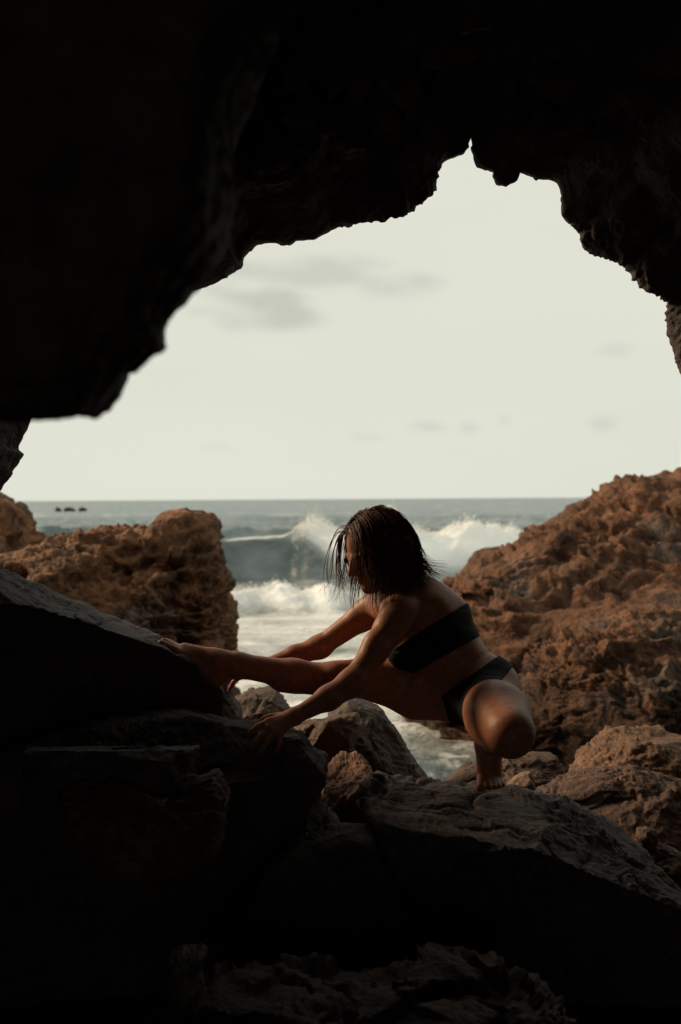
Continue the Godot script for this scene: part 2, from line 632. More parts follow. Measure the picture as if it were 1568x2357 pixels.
func build_rocks() -> void:
	var orange := [Color(0.07, 0.04, 0.029), Color(0.31, 0.155, 0.085)]
	var rust := [Color(0.09, 0.048, 0.031), Color(0.40, 0.195, 0.098)]
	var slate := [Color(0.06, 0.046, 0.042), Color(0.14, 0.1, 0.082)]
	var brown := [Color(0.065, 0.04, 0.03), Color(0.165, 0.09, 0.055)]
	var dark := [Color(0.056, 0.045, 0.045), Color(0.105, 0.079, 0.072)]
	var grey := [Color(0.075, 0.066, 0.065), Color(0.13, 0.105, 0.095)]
	var big := PackedFloat32Array([0.13, 0.05, 0.07, 0.06, 0.04])
	var crag := PackedFloat32Array([0.07, 0.05, 0.06, 0.07, 0.042])
	var block := PackedFloat32Array([0.022, 0.014, 0.014, 0.014, 0.012])
	var lump := PackedFloat32Array([0.035, 0.024, 0.022, 0.028, 0.018])
	var specs := [
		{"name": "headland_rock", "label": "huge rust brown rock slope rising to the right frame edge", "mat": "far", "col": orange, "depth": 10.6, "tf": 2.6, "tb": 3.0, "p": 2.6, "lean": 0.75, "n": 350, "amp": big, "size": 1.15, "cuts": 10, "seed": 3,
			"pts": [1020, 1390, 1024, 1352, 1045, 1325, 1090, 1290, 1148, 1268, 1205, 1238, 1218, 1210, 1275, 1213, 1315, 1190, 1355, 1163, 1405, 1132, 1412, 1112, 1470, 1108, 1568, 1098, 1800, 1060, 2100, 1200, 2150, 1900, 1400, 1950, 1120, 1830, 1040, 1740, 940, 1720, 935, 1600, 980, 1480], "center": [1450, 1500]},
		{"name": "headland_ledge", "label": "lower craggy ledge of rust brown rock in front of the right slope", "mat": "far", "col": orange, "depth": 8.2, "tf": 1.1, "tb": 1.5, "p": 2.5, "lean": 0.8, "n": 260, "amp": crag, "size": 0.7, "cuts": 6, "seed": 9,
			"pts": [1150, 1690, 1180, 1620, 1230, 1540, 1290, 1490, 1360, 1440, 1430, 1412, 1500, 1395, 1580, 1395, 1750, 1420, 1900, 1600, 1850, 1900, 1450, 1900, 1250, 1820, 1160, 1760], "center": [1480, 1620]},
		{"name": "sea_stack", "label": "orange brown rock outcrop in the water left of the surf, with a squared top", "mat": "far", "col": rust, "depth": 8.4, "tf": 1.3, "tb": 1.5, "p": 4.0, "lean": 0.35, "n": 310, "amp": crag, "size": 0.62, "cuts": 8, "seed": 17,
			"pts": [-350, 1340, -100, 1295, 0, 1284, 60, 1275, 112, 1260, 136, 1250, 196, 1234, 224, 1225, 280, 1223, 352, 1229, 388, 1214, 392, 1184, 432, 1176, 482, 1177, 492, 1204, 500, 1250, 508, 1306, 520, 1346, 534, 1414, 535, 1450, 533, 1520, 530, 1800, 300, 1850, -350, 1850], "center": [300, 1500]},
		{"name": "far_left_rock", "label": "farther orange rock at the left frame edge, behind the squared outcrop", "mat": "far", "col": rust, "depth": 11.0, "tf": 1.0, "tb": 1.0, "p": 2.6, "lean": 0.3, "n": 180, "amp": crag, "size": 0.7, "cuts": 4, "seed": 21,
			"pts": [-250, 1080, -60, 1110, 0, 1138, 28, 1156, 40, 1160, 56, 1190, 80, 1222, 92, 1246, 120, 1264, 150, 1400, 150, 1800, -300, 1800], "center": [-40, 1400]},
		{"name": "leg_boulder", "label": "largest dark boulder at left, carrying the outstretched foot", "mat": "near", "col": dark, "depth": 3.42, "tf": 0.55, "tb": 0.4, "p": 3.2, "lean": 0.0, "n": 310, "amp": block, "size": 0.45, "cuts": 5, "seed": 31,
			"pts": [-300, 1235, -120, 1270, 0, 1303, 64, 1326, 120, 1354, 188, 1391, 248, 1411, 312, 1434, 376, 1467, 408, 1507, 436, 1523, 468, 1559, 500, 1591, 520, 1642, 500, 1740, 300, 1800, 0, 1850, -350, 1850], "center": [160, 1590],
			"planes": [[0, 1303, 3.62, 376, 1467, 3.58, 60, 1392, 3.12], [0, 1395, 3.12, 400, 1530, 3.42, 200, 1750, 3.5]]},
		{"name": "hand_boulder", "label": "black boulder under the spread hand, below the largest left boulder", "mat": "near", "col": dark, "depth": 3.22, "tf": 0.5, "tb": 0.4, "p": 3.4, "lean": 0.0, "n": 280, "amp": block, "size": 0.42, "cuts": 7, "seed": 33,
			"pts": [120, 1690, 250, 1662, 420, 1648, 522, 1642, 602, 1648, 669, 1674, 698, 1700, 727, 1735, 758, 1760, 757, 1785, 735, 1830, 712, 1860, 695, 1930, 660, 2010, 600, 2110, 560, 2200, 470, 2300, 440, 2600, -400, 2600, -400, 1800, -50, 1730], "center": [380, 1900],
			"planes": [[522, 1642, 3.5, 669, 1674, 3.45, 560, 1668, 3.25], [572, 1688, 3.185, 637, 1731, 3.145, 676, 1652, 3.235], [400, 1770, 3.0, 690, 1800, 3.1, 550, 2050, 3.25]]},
		{"name": "wedge_rock", "label": "small dark wedge of rock under the calf, behind the largest boulder", "mat": "near", "col": dark, "depth": 3.8, "tf": 0.12, "tb": 0.15, "p": 2.4, "lean": 0.0, "n": 90, "amp": block, "size": 0.25, "cuts": 4, "seed": 35,
			"pts": [465, 1575, 490, 1562, 508, 1556, 531, 1581, 539, 1610, 556, 1642, 565, 1720, 460, 1720]},
		{"name": "shore_rock", "label": "brown flat-topped rock at the water, above the spread hand", "mat": "mid", "col": brown, "depth": 4.9, "tf": 0.25, "tb": 0.3, "p": 3.2, "lean": 0.1, "n": 120, "amp": lump, "size": 0.3, "cuts": 4, "seed": 37,
			"pts": [533, 1614, 563, 1598, 608, 1593, 634, 1596, 642, 1612, 662, 1637, 690, 1760, 510, 1760]},
		{"name": "slab_rock", "label": "tall grey slab leaning behind the thigh, cut straight along its right edge", "mat": "mid", "col": slate, "depth": 4.3, "tf": 0.26, "tb": 0.3, "p": 3.4, "lean": 0.25, "n": 200, "amp": block, "size": 0.35, "cuts": 3, "seed": 39,
			"pts": [740, 1690, 757, 1645, 799, 1603, 886, 1636, 934, 1697, 967, 1742, 989, 1790, 985, 1880, 800, 1900, 730, 1800], "center": [860, 1760],
			"planes": [[886, 1636, 4.55, 989, 1790, 4.5, 880, 1655, 4.15]]},
		{"name": "brown_block", "label": "brown angular block with a bright top edge, under the forearm", "mat": "mid", "col": brown, "depth": 4.0, "tf": 0.22, "tb": 0.25, "p": 3.4, "lean": 0.15, "n": 160, "amp": block, "size": 0.32, "cuts": 4, "seed": 41,
			"pts": [672, 1690, 684, 1667, 720, 1642, 757, 1622, 820, 1629, 826, 1655, 812, 1710, 790, 1760, 790, 1900, 680, 1900, 665, 1760], "center": [745, 1730],
			"planes": [[690, 1665, 4.1, 826, 1640, 4.1, 740, 1668, 3.82], [700, 1690, 3.82, 800, 1690, 3.84, 740, 1760, 3.85]]},
		{"name": "wedged_stone", "label": "small rust brown stone wedged between the hand boulder and the foot boulder", "mat": "mid", "col": [Color(0.12, 0.06, 0.035), Color(0.3, 0.15, 0.07)], "depth": 3.65, "tf": 0.16, "tb": 0.2, "p": 2.8, "lean": 0.1, "n": 140, "amp": lump, "size": 0.2, "cuts": 6, "seed": 43,
			"pts": [737, 1834, 752, 1765, 787, 1734, 803, 1741, 821, 1736, 844, 1760, 863, 1792, 855, 1860, 840, 1960, 780, 1960, 745, 1880],
			"planes": [[737, 1834, 3.52, 863, 1792, 3.55, 800, 1750, 3.68]]},
		{"name": "flat_stone", "label": "flat grey stone tilted below the wedged brown stone", "mat": "mid", "col": [Color(0.1, 0.088, 0.088), Color(0.17, 0.145, 0.14)], "depth": 3.25, "tf": 0.14, "tb": 0.2, "p": 3.0, "lean": 0.5, "n": 150, "amp": block, "size": 0.2, "cuts": 2, "seed": 45,
			"pts": [694, 1905, 700, 1872, 712, 1850, 733, 1837, 752, 1851, 775, 1886, 805, 1947, 835, 1990, 860, 2060, 800, 2040, 733, 1955],
			"planes": [[700, 1900, 3.2, 733, 1840, 3.34, 800, 1945, 3.26]]},
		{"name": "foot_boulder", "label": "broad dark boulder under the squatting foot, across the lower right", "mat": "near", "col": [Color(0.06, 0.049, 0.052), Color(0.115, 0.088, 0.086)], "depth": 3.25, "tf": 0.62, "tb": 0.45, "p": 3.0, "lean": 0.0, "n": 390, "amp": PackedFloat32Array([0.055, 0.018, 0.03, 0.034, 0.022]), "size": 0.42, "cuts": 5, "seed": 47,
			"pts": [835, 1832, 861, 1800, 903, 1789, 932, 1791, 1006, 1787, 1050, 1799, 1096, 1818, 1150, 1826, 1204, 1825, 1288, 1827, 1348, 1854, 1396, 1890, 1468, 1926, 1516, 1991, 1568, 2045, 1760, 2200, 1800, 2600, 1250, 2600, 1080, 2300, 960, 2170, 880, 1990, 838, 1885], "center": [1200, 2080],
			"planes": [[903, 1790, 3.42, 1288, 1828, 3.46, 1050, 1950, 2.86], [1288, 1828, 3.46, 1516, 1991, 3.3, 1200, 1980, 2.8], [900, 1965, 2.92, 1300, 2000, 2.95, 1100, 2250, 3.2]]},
		{"name": "low_stone", "label": "brown stone lying low behind the squatting foot", "mat": "mid", "col": brown, "depth": 4.4, "tf": 0.2, "tb": 0.25, "p": 3.0, "lean": 0.2, "n": 120, "amp": lump, "size": 0.25, "cuts": 5, "seed": 49,
			"pts": [1030, 1800, 1066, 1772, 1100, 1764, 1151, 1752, 1178, 1742, 1226, 1737, 1277, 1739, 1294, 1762, 1303, 1802, 1310, 1900, 1030, 1900]},
		{"name": "pale_pebble", "label": "small pale stone right beside the toes", "mat": "mid", "col": [Color(0.2, 0.13, 0.09), Color(0.36, 0.24, 0.16)], "depth": 3.72, "tf": 0.06, "tb": 0.06, "p": 2.4, "lean": 0.2, "n": 70, "amp": lump, "size": 0.1, "cuts": 4, "seed": 51,
			"pts": [1150, 1828, 1184, 1791, 1205, 1779, 1219, 1777, 1229, 1791, 1233, 1818, 1226, 1850, 1155, 1850]},
		{"name": "shelf_boulder", "label": "brown boulder with a bright flat top at the right edge, below the rock slope", "mat": "mid", "col": [Color(0.10, 0.057, 0.036), Color(0.27, 0.145, 0.08)], "depth": 4.8, "tf": 0.36, "tb": 0.4, "p": 3.0, "lean": 0.3, "n": 220, "amp": lump, "size": 0.36, "cuts": 8, "seed": 53,
			"pts": [1326, 1795, 1334, 1755, 1361, 1731, 1399, 1710, 1430, 1687, 1460, 1675, 1511, 1674, 1568, 1693, 1720, 1740, 1740, 1950, 1450, 1950, 1335, 1900],
			"planes": [[1430, 1687, 4.9, 1568, 1693, 4.9, 1480, 1725, 4.45]]},
		{"name": "brown_boulder", "label": "big rounded brown boulder right of the foot boulder", "mat": "mid", "col": [Color(0.075, 0.045, 0.035), Color(0.17, 0.09, 0.055)], "depth": 3.95, "tf": 0.36, "tb": 0.36, "p": 2.6, "lean": 0.35, "n": 260, "amp": lump, "size": 0.36, "cuts": 4, "seed": 55,
			"pts": [1222, 1842, 1287, 1800, 1317, 1790, 1358, 1779, 1409, 1778, 1460, 1774, 1511, 1787, 1568, 1796, 1760, 1860, 1780, 2200, 1520, 2220, 1350, 2050, 1250, 1900]},
		{"name": "round_stone", "label": "small round stone lying against the big rounded brown boulder", "mat": "mid", "col": brown, "depth": 3.5, "tf": 0.04, "tb": 0.05, "p": 2.2, "lean": 0.0, "n": 60, "amp": lump, "size": 0.1, "cuts": 4, "seed": 57,
			"pts": [1463, 1925, 1470, 1908, 1488, 1903, 1508, 1911, 1516, 1935, 1500, 1960, 1475, 1955]},
		{"name": "edge_stone", "label": "brown stone low at the right frame edge, behind the foot boulder", "mat": "mid", "col": brown, "depth": 3.5, "tf": 0.1, "tb": 0.1, "p": 2.6, "lean": 0.1, "n": 80, "amp": lump, "size": 0.15, "cuts": 5, "seed": 59,
			"pts": [1478, 1960, 1520, 1945, 1560, 1955, 1620, 1990, 1640, 2100, 1540, 2080, 1500, 2020]},
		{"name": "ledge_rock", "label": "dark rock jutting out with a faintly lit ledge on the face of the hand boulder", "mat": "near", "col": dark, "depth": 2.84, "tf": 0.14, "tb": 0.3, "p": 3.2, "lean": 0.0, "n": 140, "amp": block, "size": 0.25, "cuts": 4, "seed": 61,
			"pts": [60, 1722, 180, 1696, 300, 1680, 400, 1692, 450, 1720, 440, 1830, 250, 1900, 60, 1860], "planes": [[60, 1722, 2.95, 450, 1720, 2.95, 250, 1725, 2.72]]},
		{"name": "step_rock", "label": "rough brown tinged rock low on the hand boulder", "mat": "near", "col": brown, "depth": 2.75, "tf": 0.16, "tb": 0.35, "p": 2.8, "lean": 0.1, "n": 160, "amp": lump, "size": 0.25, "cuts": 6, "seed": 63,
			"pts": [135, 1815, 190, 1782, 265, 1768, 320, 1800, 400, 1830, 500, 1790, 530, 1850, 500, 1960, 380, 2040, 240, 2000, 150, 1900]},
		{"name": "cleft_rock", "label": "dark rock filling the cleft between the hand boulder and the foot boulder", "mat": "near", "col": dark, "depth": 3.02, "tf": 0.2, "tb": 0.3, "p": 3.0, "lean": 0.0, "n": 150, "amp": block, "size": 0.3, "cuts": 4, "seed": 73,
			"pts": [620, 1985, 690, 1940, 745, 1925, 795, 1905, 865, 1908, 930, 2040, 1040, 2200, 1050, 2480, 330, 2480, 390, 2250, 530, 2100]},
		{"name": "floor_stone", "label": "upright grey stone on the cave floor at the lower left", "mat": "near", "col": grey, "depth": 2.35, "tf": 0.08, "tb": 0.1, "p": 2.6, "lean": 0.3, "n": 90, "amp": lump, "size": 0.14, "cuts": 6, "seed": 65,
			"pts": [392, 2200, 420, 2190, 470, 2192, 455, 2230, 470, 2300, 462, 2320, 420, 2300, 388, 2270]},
		{"name": "floor_slab", "label": "broad reddish brown slab on the cave floor at the bottom of the frame", "mat": "near", "col": [Color(0.04, 0.022, 0.017), Color(0.1, 0.05, 0.035)], "depth": 2.3, "tf": 0.45, "tb": 0.3, "p": 4.0, "lean": 0.0, "n": 240, "amp": PackedFloat32Array([0.12, 0.07, 0.06, 0.05, 0.025]), "size": 0.36, "cuts": 5, "seed": 71,
			"pts": [400, 2500, 440, 2330, 480, 2280, 545, 2212, 690, 2190, 850, 2190, 1000, 2200, 1190, 2250, 1300, 2330, 1330, 2800, 400, 2800], "center": [860, 2480],
			"planes": [[540, 2215, 2.5, 1000, 2208, 2.5, 760, 2390, 2.08]]},
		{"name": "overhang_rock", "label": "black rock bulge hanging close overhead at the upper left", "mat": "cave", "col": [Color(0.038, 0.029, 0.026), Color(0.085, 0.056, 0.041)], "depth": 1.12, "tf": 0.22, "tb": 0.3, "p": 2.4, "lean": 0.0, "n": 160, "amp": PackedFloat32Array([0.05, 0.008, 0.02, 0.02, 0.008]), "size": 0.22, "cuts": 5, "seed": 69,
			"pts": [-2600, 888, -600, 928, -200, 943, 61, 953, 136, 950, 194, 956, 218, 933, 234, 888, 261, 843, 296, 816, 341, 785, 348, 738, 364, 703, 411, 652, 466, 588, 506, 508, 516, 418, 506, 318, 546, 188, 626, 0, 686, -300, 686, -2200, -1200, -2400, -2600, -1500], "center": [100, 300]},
	]
	for k in 3:
		var x: int = [135, 161, 191][k]
		var half: int = [7, 14, 10][k]
		specs.append({"name": "islet", "label": ["leftmost and smallest of the dark islets far out at sea", "longest islet, in the middle of the row far out at sea", "rightmost dark islet far out at sea, apart from the other two"][k], "group": "dark islets near the horizon", "mat": "far", "col": brown, "depth": 210.0, "tf": 1.2, "tb": 1.2, "p": 2.4, "lean": 0.0, "n": 40, "amp": lump, "size": 1.2, "cuts": 4, "seed": 80 + k,
			"pts": [x - half, 1184, x - half, 1172, x - half * 0.5, 1166 + k, x, 1167, x + half * 0.5, 1170 - k, x + half, 1174, x + half, 1184]})
	var made := []
	made.resize(specs.size())
	var job := func(k: int):
		made[k] = rock(specs[k])
	for k in specs.size():
		job.call(k)
	for k in specs.size():
		var s: Dictionary = specs[k]
		var r: Array = made[k]
		var o := put(s.name, array_mesh(r[0], r[1], r[2], r[3]), M[s.mat])
		o.position = r[4]
		tag(o, s.label, "rock", s.get("group", ""))


func rock(s: Dictionary) -> Array:
	var rng := RandomNumberGenerator.new()
	rng.seed = s.seed * 7919
	var depth: float = s.depth
	var lean: float = s.lean
	var pts := PackedVector2Array()
	var c := Vector2.ZERO
	for k in s.pts.size() / 2:
		pts.append(Vector2(s.pts[2 * k], s.pts[2 * k + 1]))
		c += pts[k] / (s.pts.size() / 2.0)
	if s.has("center"):
		c = Vector2(s.center[0], s.center[1])
	var heart := at(c.x, c.y, depth)
	c = Vector2(c.x - 784.0, 1178.0 - c.y) * depth / F
	var lo := Vector2.INF
	var hi := -Vector2.INF
	for k in pts.size():
		# a leaning rock is farther away at its top
		var f := (1178.0 - pts[k].y) / F
		var y := f * (depth - lean * c.y) / (1.0 - f * lean)
		var x := (pts[k].x - 784.0) / F * (depth + lean * (y - c.y))
		pts[k] = Vector2(x, y) - c
		lo = lo.min(pts[k])
		hi = hi.max(pts[k])
	# distance from the heart to the outline in every direction
	const T := 1440
	var table := PackedFloat32Array()
	table.resize(T + 1)
	for k in T:
		var a := TAU * k / T
		var u := Vector2(cos(a), sin(a))
		var far := 0.0
		for i in pts.size():
			var p := pts[i]
			var e := pts[(i + 1) % pts.size()] - p
			var den := u.cross(e)
			if absf(den) < 1e-9:
				continue
			var t := p.cross(e) / den
			var b := p.cross(u) / den
			if t > 0.0 and b >= -1e-4 and b <= 1.0001:
				far = maxf(far, t)
		table[k] = far
	table[T] = table[0]
	var tf: float = s.tf
	var tb: float = s.tb
	var p_: float = s.p
	var stretch := Vector3((hi.x - lo.x) / 2.0, (hi.y - lo.y) / 2.0, tf)
	var radius := func(dir: Vector3) -> float:
		var rho := sqrt(dir.x * dir.x + dir.y * dir.y)
		var f := fposmod(atan2(dir.y, dir.x), TAU) / TAU * T
		var k := int(f)
		var rr := lerpf(table[k], table[k + 1], f - k)
		return pow(pow(rho / maxf(rr, 1e-4), p_) + pow(absf(dir.z) / (tf if dir.z > 0.0 else tb), p_), -1.0 / p_)
	var cut_n := PackedVector3Array()
	var cut_d := PackedFloat32Array()
	for q in s.get("planes", []):
		var a := view.transposed() * (at(q[0], q[1], q[2]) - heart)
		var b := view.transposed() * (at(q[3], q[4], q[5]) - heart)
		var e := view.transposed() * (at(q[6], q[7], q[8]) - heart)
		var nn := (b - a).cross(e - a).normalized()
		if nn.dot(a) < 0.0:
			nn = -nn
		cut_n.append(nn)
		cut_d.append(nn.dot(a))
	var given := cut_n.size()
	for k in int(s.cuts):
		var dir := Vector3(rng.randfn(), rng.randfn(), absf(rng.randfn()) + 0.35).normalized()
		dir = (dir * Vector3(1.0 / stretch.x, 1.0 / stretch.y, 1.0 / tf)).normalized()
		var along := (dir * stretch * stretch).normalized()
		var r: float = radius.call(along)
		cut_n.append(dir)
		cut_d.append(dir.dot(along * r) * rng.randf_range(0.84, 0.97))
	# many shallow breaks give angular blocks their facets
	for k in (0 if s.mat == "cave" else 56 if s.mat == "far" else 36):
		var dir := Vector3(rng.randfn(), rng.randfn(), rng.randfn() + 0.3).normalized()
		var along := (dir * stretch * stretch).normalized()
		var r: float = radius.call(along)
		cut_n.append(dir)
		cut_d.append(dir.dot(along * r) * rng.randf_range(0.84 if s.mat == "far" else 0.93, 1.0))
	var n := int(s.n * 0.85)
	var v := PackedVector3Array()
	v.resize(n * n)
	for j in n:
		for i in n:
			var a := 2.0 * i / (n - 1) - 1.0
			var b := 2.0 * j / (n - 1) - 1.0
			var ring := 0.0
			var ang := 0.0
			if absf(a) > absf(b):
				ring = a
				ang = PI / 4.0 * b / a
			elif b != 0.0:
				ring = b
				ang = PI / 2.0 - PI / 4.0 * a / b
			var away := absf(ring)
			if ring < 0.0:
				ang += PI
			var phi := PI * (0.6 * away + 0.4 * pow(away, 7.0))
			var dir := (Vector3(sin(phi) * cos(ang), sin(phi) * sin(ang), cos(phi)) * stretch).normalized()
			var r: float = radius.call(dir)
			var face := smoothstep(0.0, 0.4, pow(absf(dir.z) * r / (tf if dir.z > 0.0 else tb), p_))
			var least := r * lerpf(0.985, 0.7, face)
			for k in cut_n.size():
				var f := cut_n[k].dot(dir)
				if f > 1e-4:
					r = minf(r, cut_d[k] / f if k < given else maxf(cut_d[k] / f, least))
			var p := dir * r
			p.z -= lean * p.y
			v[j * n + i] = p
	var idx := grid_index(n, n)
	var nrm := normals_of(v, idx)
	var out := 0.0
	for k in range(0, v.size(), 97):
		out += nrm[k].dot(v[k])
	if out < 0.0:
		var k := 0
		while k < idx.size():
			var t := idx[k + 1]
			idx[k + 1] = idx[k + 2]
			idx[k + 2] = t
			k += 3
		for i in nrm.size():
			nrm[i] = -nrm[i]
	var turn := Basis.from_euler(Vector3(rng.randf_range(-0.4, 0.4), rng.randf_range(-1, 1), rng.randf_range(-0.6, 0.6))) * Basis.from_scale(Vector3(0.8, 2.0, 0.8) if s.mat == "far" else Vector3(0.9, 1.6, 0.9))
	var amp: PackedFloat32Array = s.amp
	var size: float = s.size
	var col := PackedColorArray()
	col.resize(v.size())
	var shift := Vector3(s.seed * 3.7, s.seed * 1.3, s.seed * 5.1)
	for k in v.size():
		var q := v[k] + shift
		v[k] = view * (v[k] + nrm[k] * craggy(q, turn, amp, size))
		var m := 0.5 + 0.55 * n_low.get_noise_3dv(q * (1.3 / size)) + 0.6 * n_fine.get_noise_3dv(q * (4.0 / size))
		var tone: Color = s.col[0].lerp(s.col[1], clampf(m, 0.0, 1.0))
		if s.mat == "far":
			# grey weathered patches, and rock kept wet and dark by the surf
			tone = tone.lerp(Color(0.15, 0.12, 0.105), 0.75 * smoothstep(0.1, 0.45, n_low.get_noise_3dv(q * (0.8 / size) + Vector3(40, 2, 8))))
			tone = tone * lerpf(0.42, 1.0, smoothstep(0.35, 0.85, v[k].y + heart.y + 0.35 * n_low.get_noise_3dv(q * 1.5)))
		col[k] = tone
	return [v, normals_of(v, idx), idx, col, heart]


# ------------------------------------------------------------------ the person

var prims := []
const CELL := 0.0046
var lo_c := Vector3.ZERO
var head_at: Vector3
var hf: Vector3
var hu: Vector3
var hl: Vector3


func cap(a: Vector3, b: Vector3, ra: float, rb: float, k: float, flag := 0, op := 0) -> void:
	prims.append([0, a, b, ra, rb, k, flag, op])


func ell(c: Vector3, axes: Basis, r: Vector3, k: float, flag := 0, op := 0) -> void:
	prims.append([1, c, axes, r, 0.0, k, flag, op])


func hp(f: float, u: float, l: float) -> Vector3:
	return head_at + hf * f + hu * u + hl * l


func pose() -> void:
	var J := at
	# --- trunk
	var neck: Vector3 = J.call(943, 1352, 3.585)
	var hip: Vector3 = J.call(1112, 1592, 3.56)
	var ax := (neck - hip).normalized()
	var sl: Vector3 = J.call(922, 1412, 3.43)     # near shoulder
	var sr: Vector3 = J.call(872, 1392, 3.73)     # far shoulder
	var lat := (sl - sr)
	lat = (lat - ax * lat.dot(ax)).normalized()
	var bk := ax.cross(lat).normalized()
	if bk.x < 0.0:
		bk = -bk
	var tb := Basis(bk, ax, lat)
	ell(J.call(1003, 1452, 3.575), tb, Vector3(0.103, 0.175, 0.135), 0.03, 1)
	ell(J.call(985, 1402, 3.57), tb, Vector3(0.085, 0.10, 0.135), 0.05, 1)
	cap(sl.lerp(sr, 0.12), sr.lerp(sl, 0.1), 0.05, 0.05, 0.05, 1)
	cap(J.call(955, 1370, 3.56), J.call(1035, 1415, 3.57), 0.055, 0.06, 0.05, 1)
	ell(J.call(1056, 1528, 3.56), tb, Vector3(0.092, 0.13, 0.118), 0.06, 1)
	ell(J.call(1108, 1588, 3.555), tb, Vector3(0.105, 0.105, 0.15), 0.06, 1)
	ell(J.call(1135, 1590, 3.49), Basis.IDENTITY, Vector3(0.085, 0.095, 0.085), 0.05, 1)
	ell(J.call(1130, 1588, 3.64), Basis.IDENTITY, Vector3(0.088, 0.095, 0.085), 0.05, 1)
	cap(J.call(1000, 1560, 3.55), J.call(1045, 1600, 3.55), 0.07, 0.08, 0.05, 1)       # belly
	ell(J.call(938, 1497, 3.50), tb, Vector3(0.062, 0.06, 0.058), 0.03, 1)
	ell(J.call(926, 1490, 3.63), tb, Vector3(0.06, 0.06, 0.058), 0.03, 1)
	# shoulder blade and spine
	cap(J.call(985, 1395, 3.47), J.call(1025, 1450, 3.475), 0.03, 0.02, 0.04, 1)
	cap(J.call(1028, 1400, 3.56), J.call(1090, 1490, 3.56), 0.018, 0.018, 0.03, 1)
	# neck
	cap(J.call(905, 1312, 3.57), J.call(948, 1372, 3.58), 0.049, 0.056, 0.035)
	cap(J.call(925, 1335, 3.57), sl.lerp(neck, 0.25), 0.042, 0.03, 0.045)
	cap(J.call(925, 1335, 3.57), sr.lerp(neck, 0.25), 0.042, 0.03, 0.045)
	# --- outstretched leg
	var rh: Vector3 = J.call(1085, 1596, 3.63)
	cap(rh, J.call(960, 1592, 3.60), 0.096, 0.082, 0.05, 2)
	cap(J.call(960, 1592, 3.60), J.call(815, 1562, 3.55), 0.080, 0.052, 0.04)
	cap(J.call(900, 1560, 3.58), J.call(830, 1548, 3.56), 0.05, 0.04, 0.04)
	ell(J.call(778, 1550, 3.53), Basis.IDENTITY, Vector3(0.042, 0.038, 0.04), 0.03)
	cap(J.call(805, 1564, 3.55), J.call(676, 1554, 3.54), 0.047, 0.049, 0.035)
	cap(J.call(740, 1573, 3.55), J.call(650, 1566, 3.54), 0.038, 0.036, 0.014)
	cap(J.call(676, 1552, 3.54), J.call(545, 1530, 3.51), 0.046, 0.038, 0.03)
	cap(J.call(545, 1530, 3.51), J.call(497, 1522, 3.50), 0.036, 0.034, 0.03)
	ell(J.call(498, 1528, 3.475), Basis.IDENTITY, Vector3(0.018, 0.018, 0.018), 0.02)
	ell(J.call(500, 1553, 3.51), Basis.IDENTITY, Vector3(0.03, 0.034, 0.03), 0.03)
	cap(J.call(497, 1520, 3.50), J.call(425, 1494, 3.50), 0.036, 0.021, 0.03)
	cap(J.call(500, 1552, 3.51), J.call(415, 1506, 3.47), 0.026, 0.02, 0.03)
	cap(J.call(500, 1550, 3.52), J.call(412, 1500, 3.53), 0.026, 0.017, 0.03)
	for t in [[404, 1497, 372, 1482, 3.455, 0.0145], [406, 1492, 378, 1475, 3.485, 0.0105], [408, 1490, 384, 1474, 3.505, 0.0095], [411, 1490, 391, 1476, 3.525, 0.009], [415, 1492, 399, 1480, 3.543, 0.0085]]:
		cap(J.call(t[0], t[1], t[4]), J.call(t[2], t[3], t[4] - 0.005), t[5] * 1.02, t[5], 0.012)
	# --- squatting leg, the knee towards the lens
	var lh: Vector3 = J.call(1112, 1606, 3.47)
	var kn: Vector3 = J.call(1176, 1690, 3.06)
	cap(lh, J.call(1146, 1646, 3.27), 0.094, 0.086, 0.05, 2)
	cap(J.call(1144, 1644, 3.27), kn, 0.089, 0.059, 0.05)
	cap(J.call(1150, 1655, 3.22), J.call(1172, 1684, 3.09), 0.078, 0.061, 0.05)
	cap(J.call(1155, 1696, 3.13), J.call(1112, 1660, 3.25), 0.043, 0.047, 0.012)
	cap(J.call(1116, 1662, 3.27), J.call(1124, 1698, 3.42), 0.044, 0.033, 0.02)
	cap(J.call(1172, 1706, 3.10), J.call(1126, 1712, 3.40), 0.034, 0.030, 0.02)
	ell(J.call(1124, 1712, 3.42), Basis.IDENTITY, Vector3(0.036, 0.034, 0.034), 0.02)
	cap(J.call(1126, 1700, 3.45), J.call(1127, 1745, 3.46), 0.03, 0.03, 0.02)
	cap(J.call(1120, 1716, 3.41), J.call(1110, 1792, 3.375), 0.030, 0.018, 0.025)
	cap(J.call(1126, 1716, 3.41), J.call(1126, 1790, 3.375), 0.030, 0.017, 0.025)
	cap(J.call(1132, 1718, 3.41), J.call(1145, 1792, 3.385), 0.028, 0.015, 0.025)
	for t in [[1109, 1794, 1107, 1811, 3.36, 3.315, 0.0145], [1124, 1792, 1126, 1811, 3.36, 3.318, 0.0098], [1134, 1792, 1138, 1811, 3.365, 3.325, 0.0095], [1142, 1793, 1148, 1809, 3.37, 3.335, 0.009], [1149, 1794, 1157, 1806, 3.38, 3.35, 0.0088]]:
		cap(J.call(t[0], t[1], t[4]), J.call(t[2], t[3], t[5]), t[6] * 1.0, t[6], 0.008)
	# --- near arm
	var el: Vector3 = J.call(812, 1570, 3.29)
	cap(sl, sl.lerp(el, 0.22), 0.055, 0.047, 0.04)
	cap(sl.lerp(el, 0.15), el, 0.046, 0.035, 0.03)
	ell(sl.lerp(el, 0.5) + Vector3(-0.005, 0.004, 0.01), Basis.IDENTITY, Vector3(0.038, 0.046, 0.038), 0.025)
	ell(el, Basis.IDENTITY, Vector3(0.04, 0.036, 0.036), 0.02)
	cap(el, J.call(756, 1606, 3.24), 0.038, 0.036, 0.025)
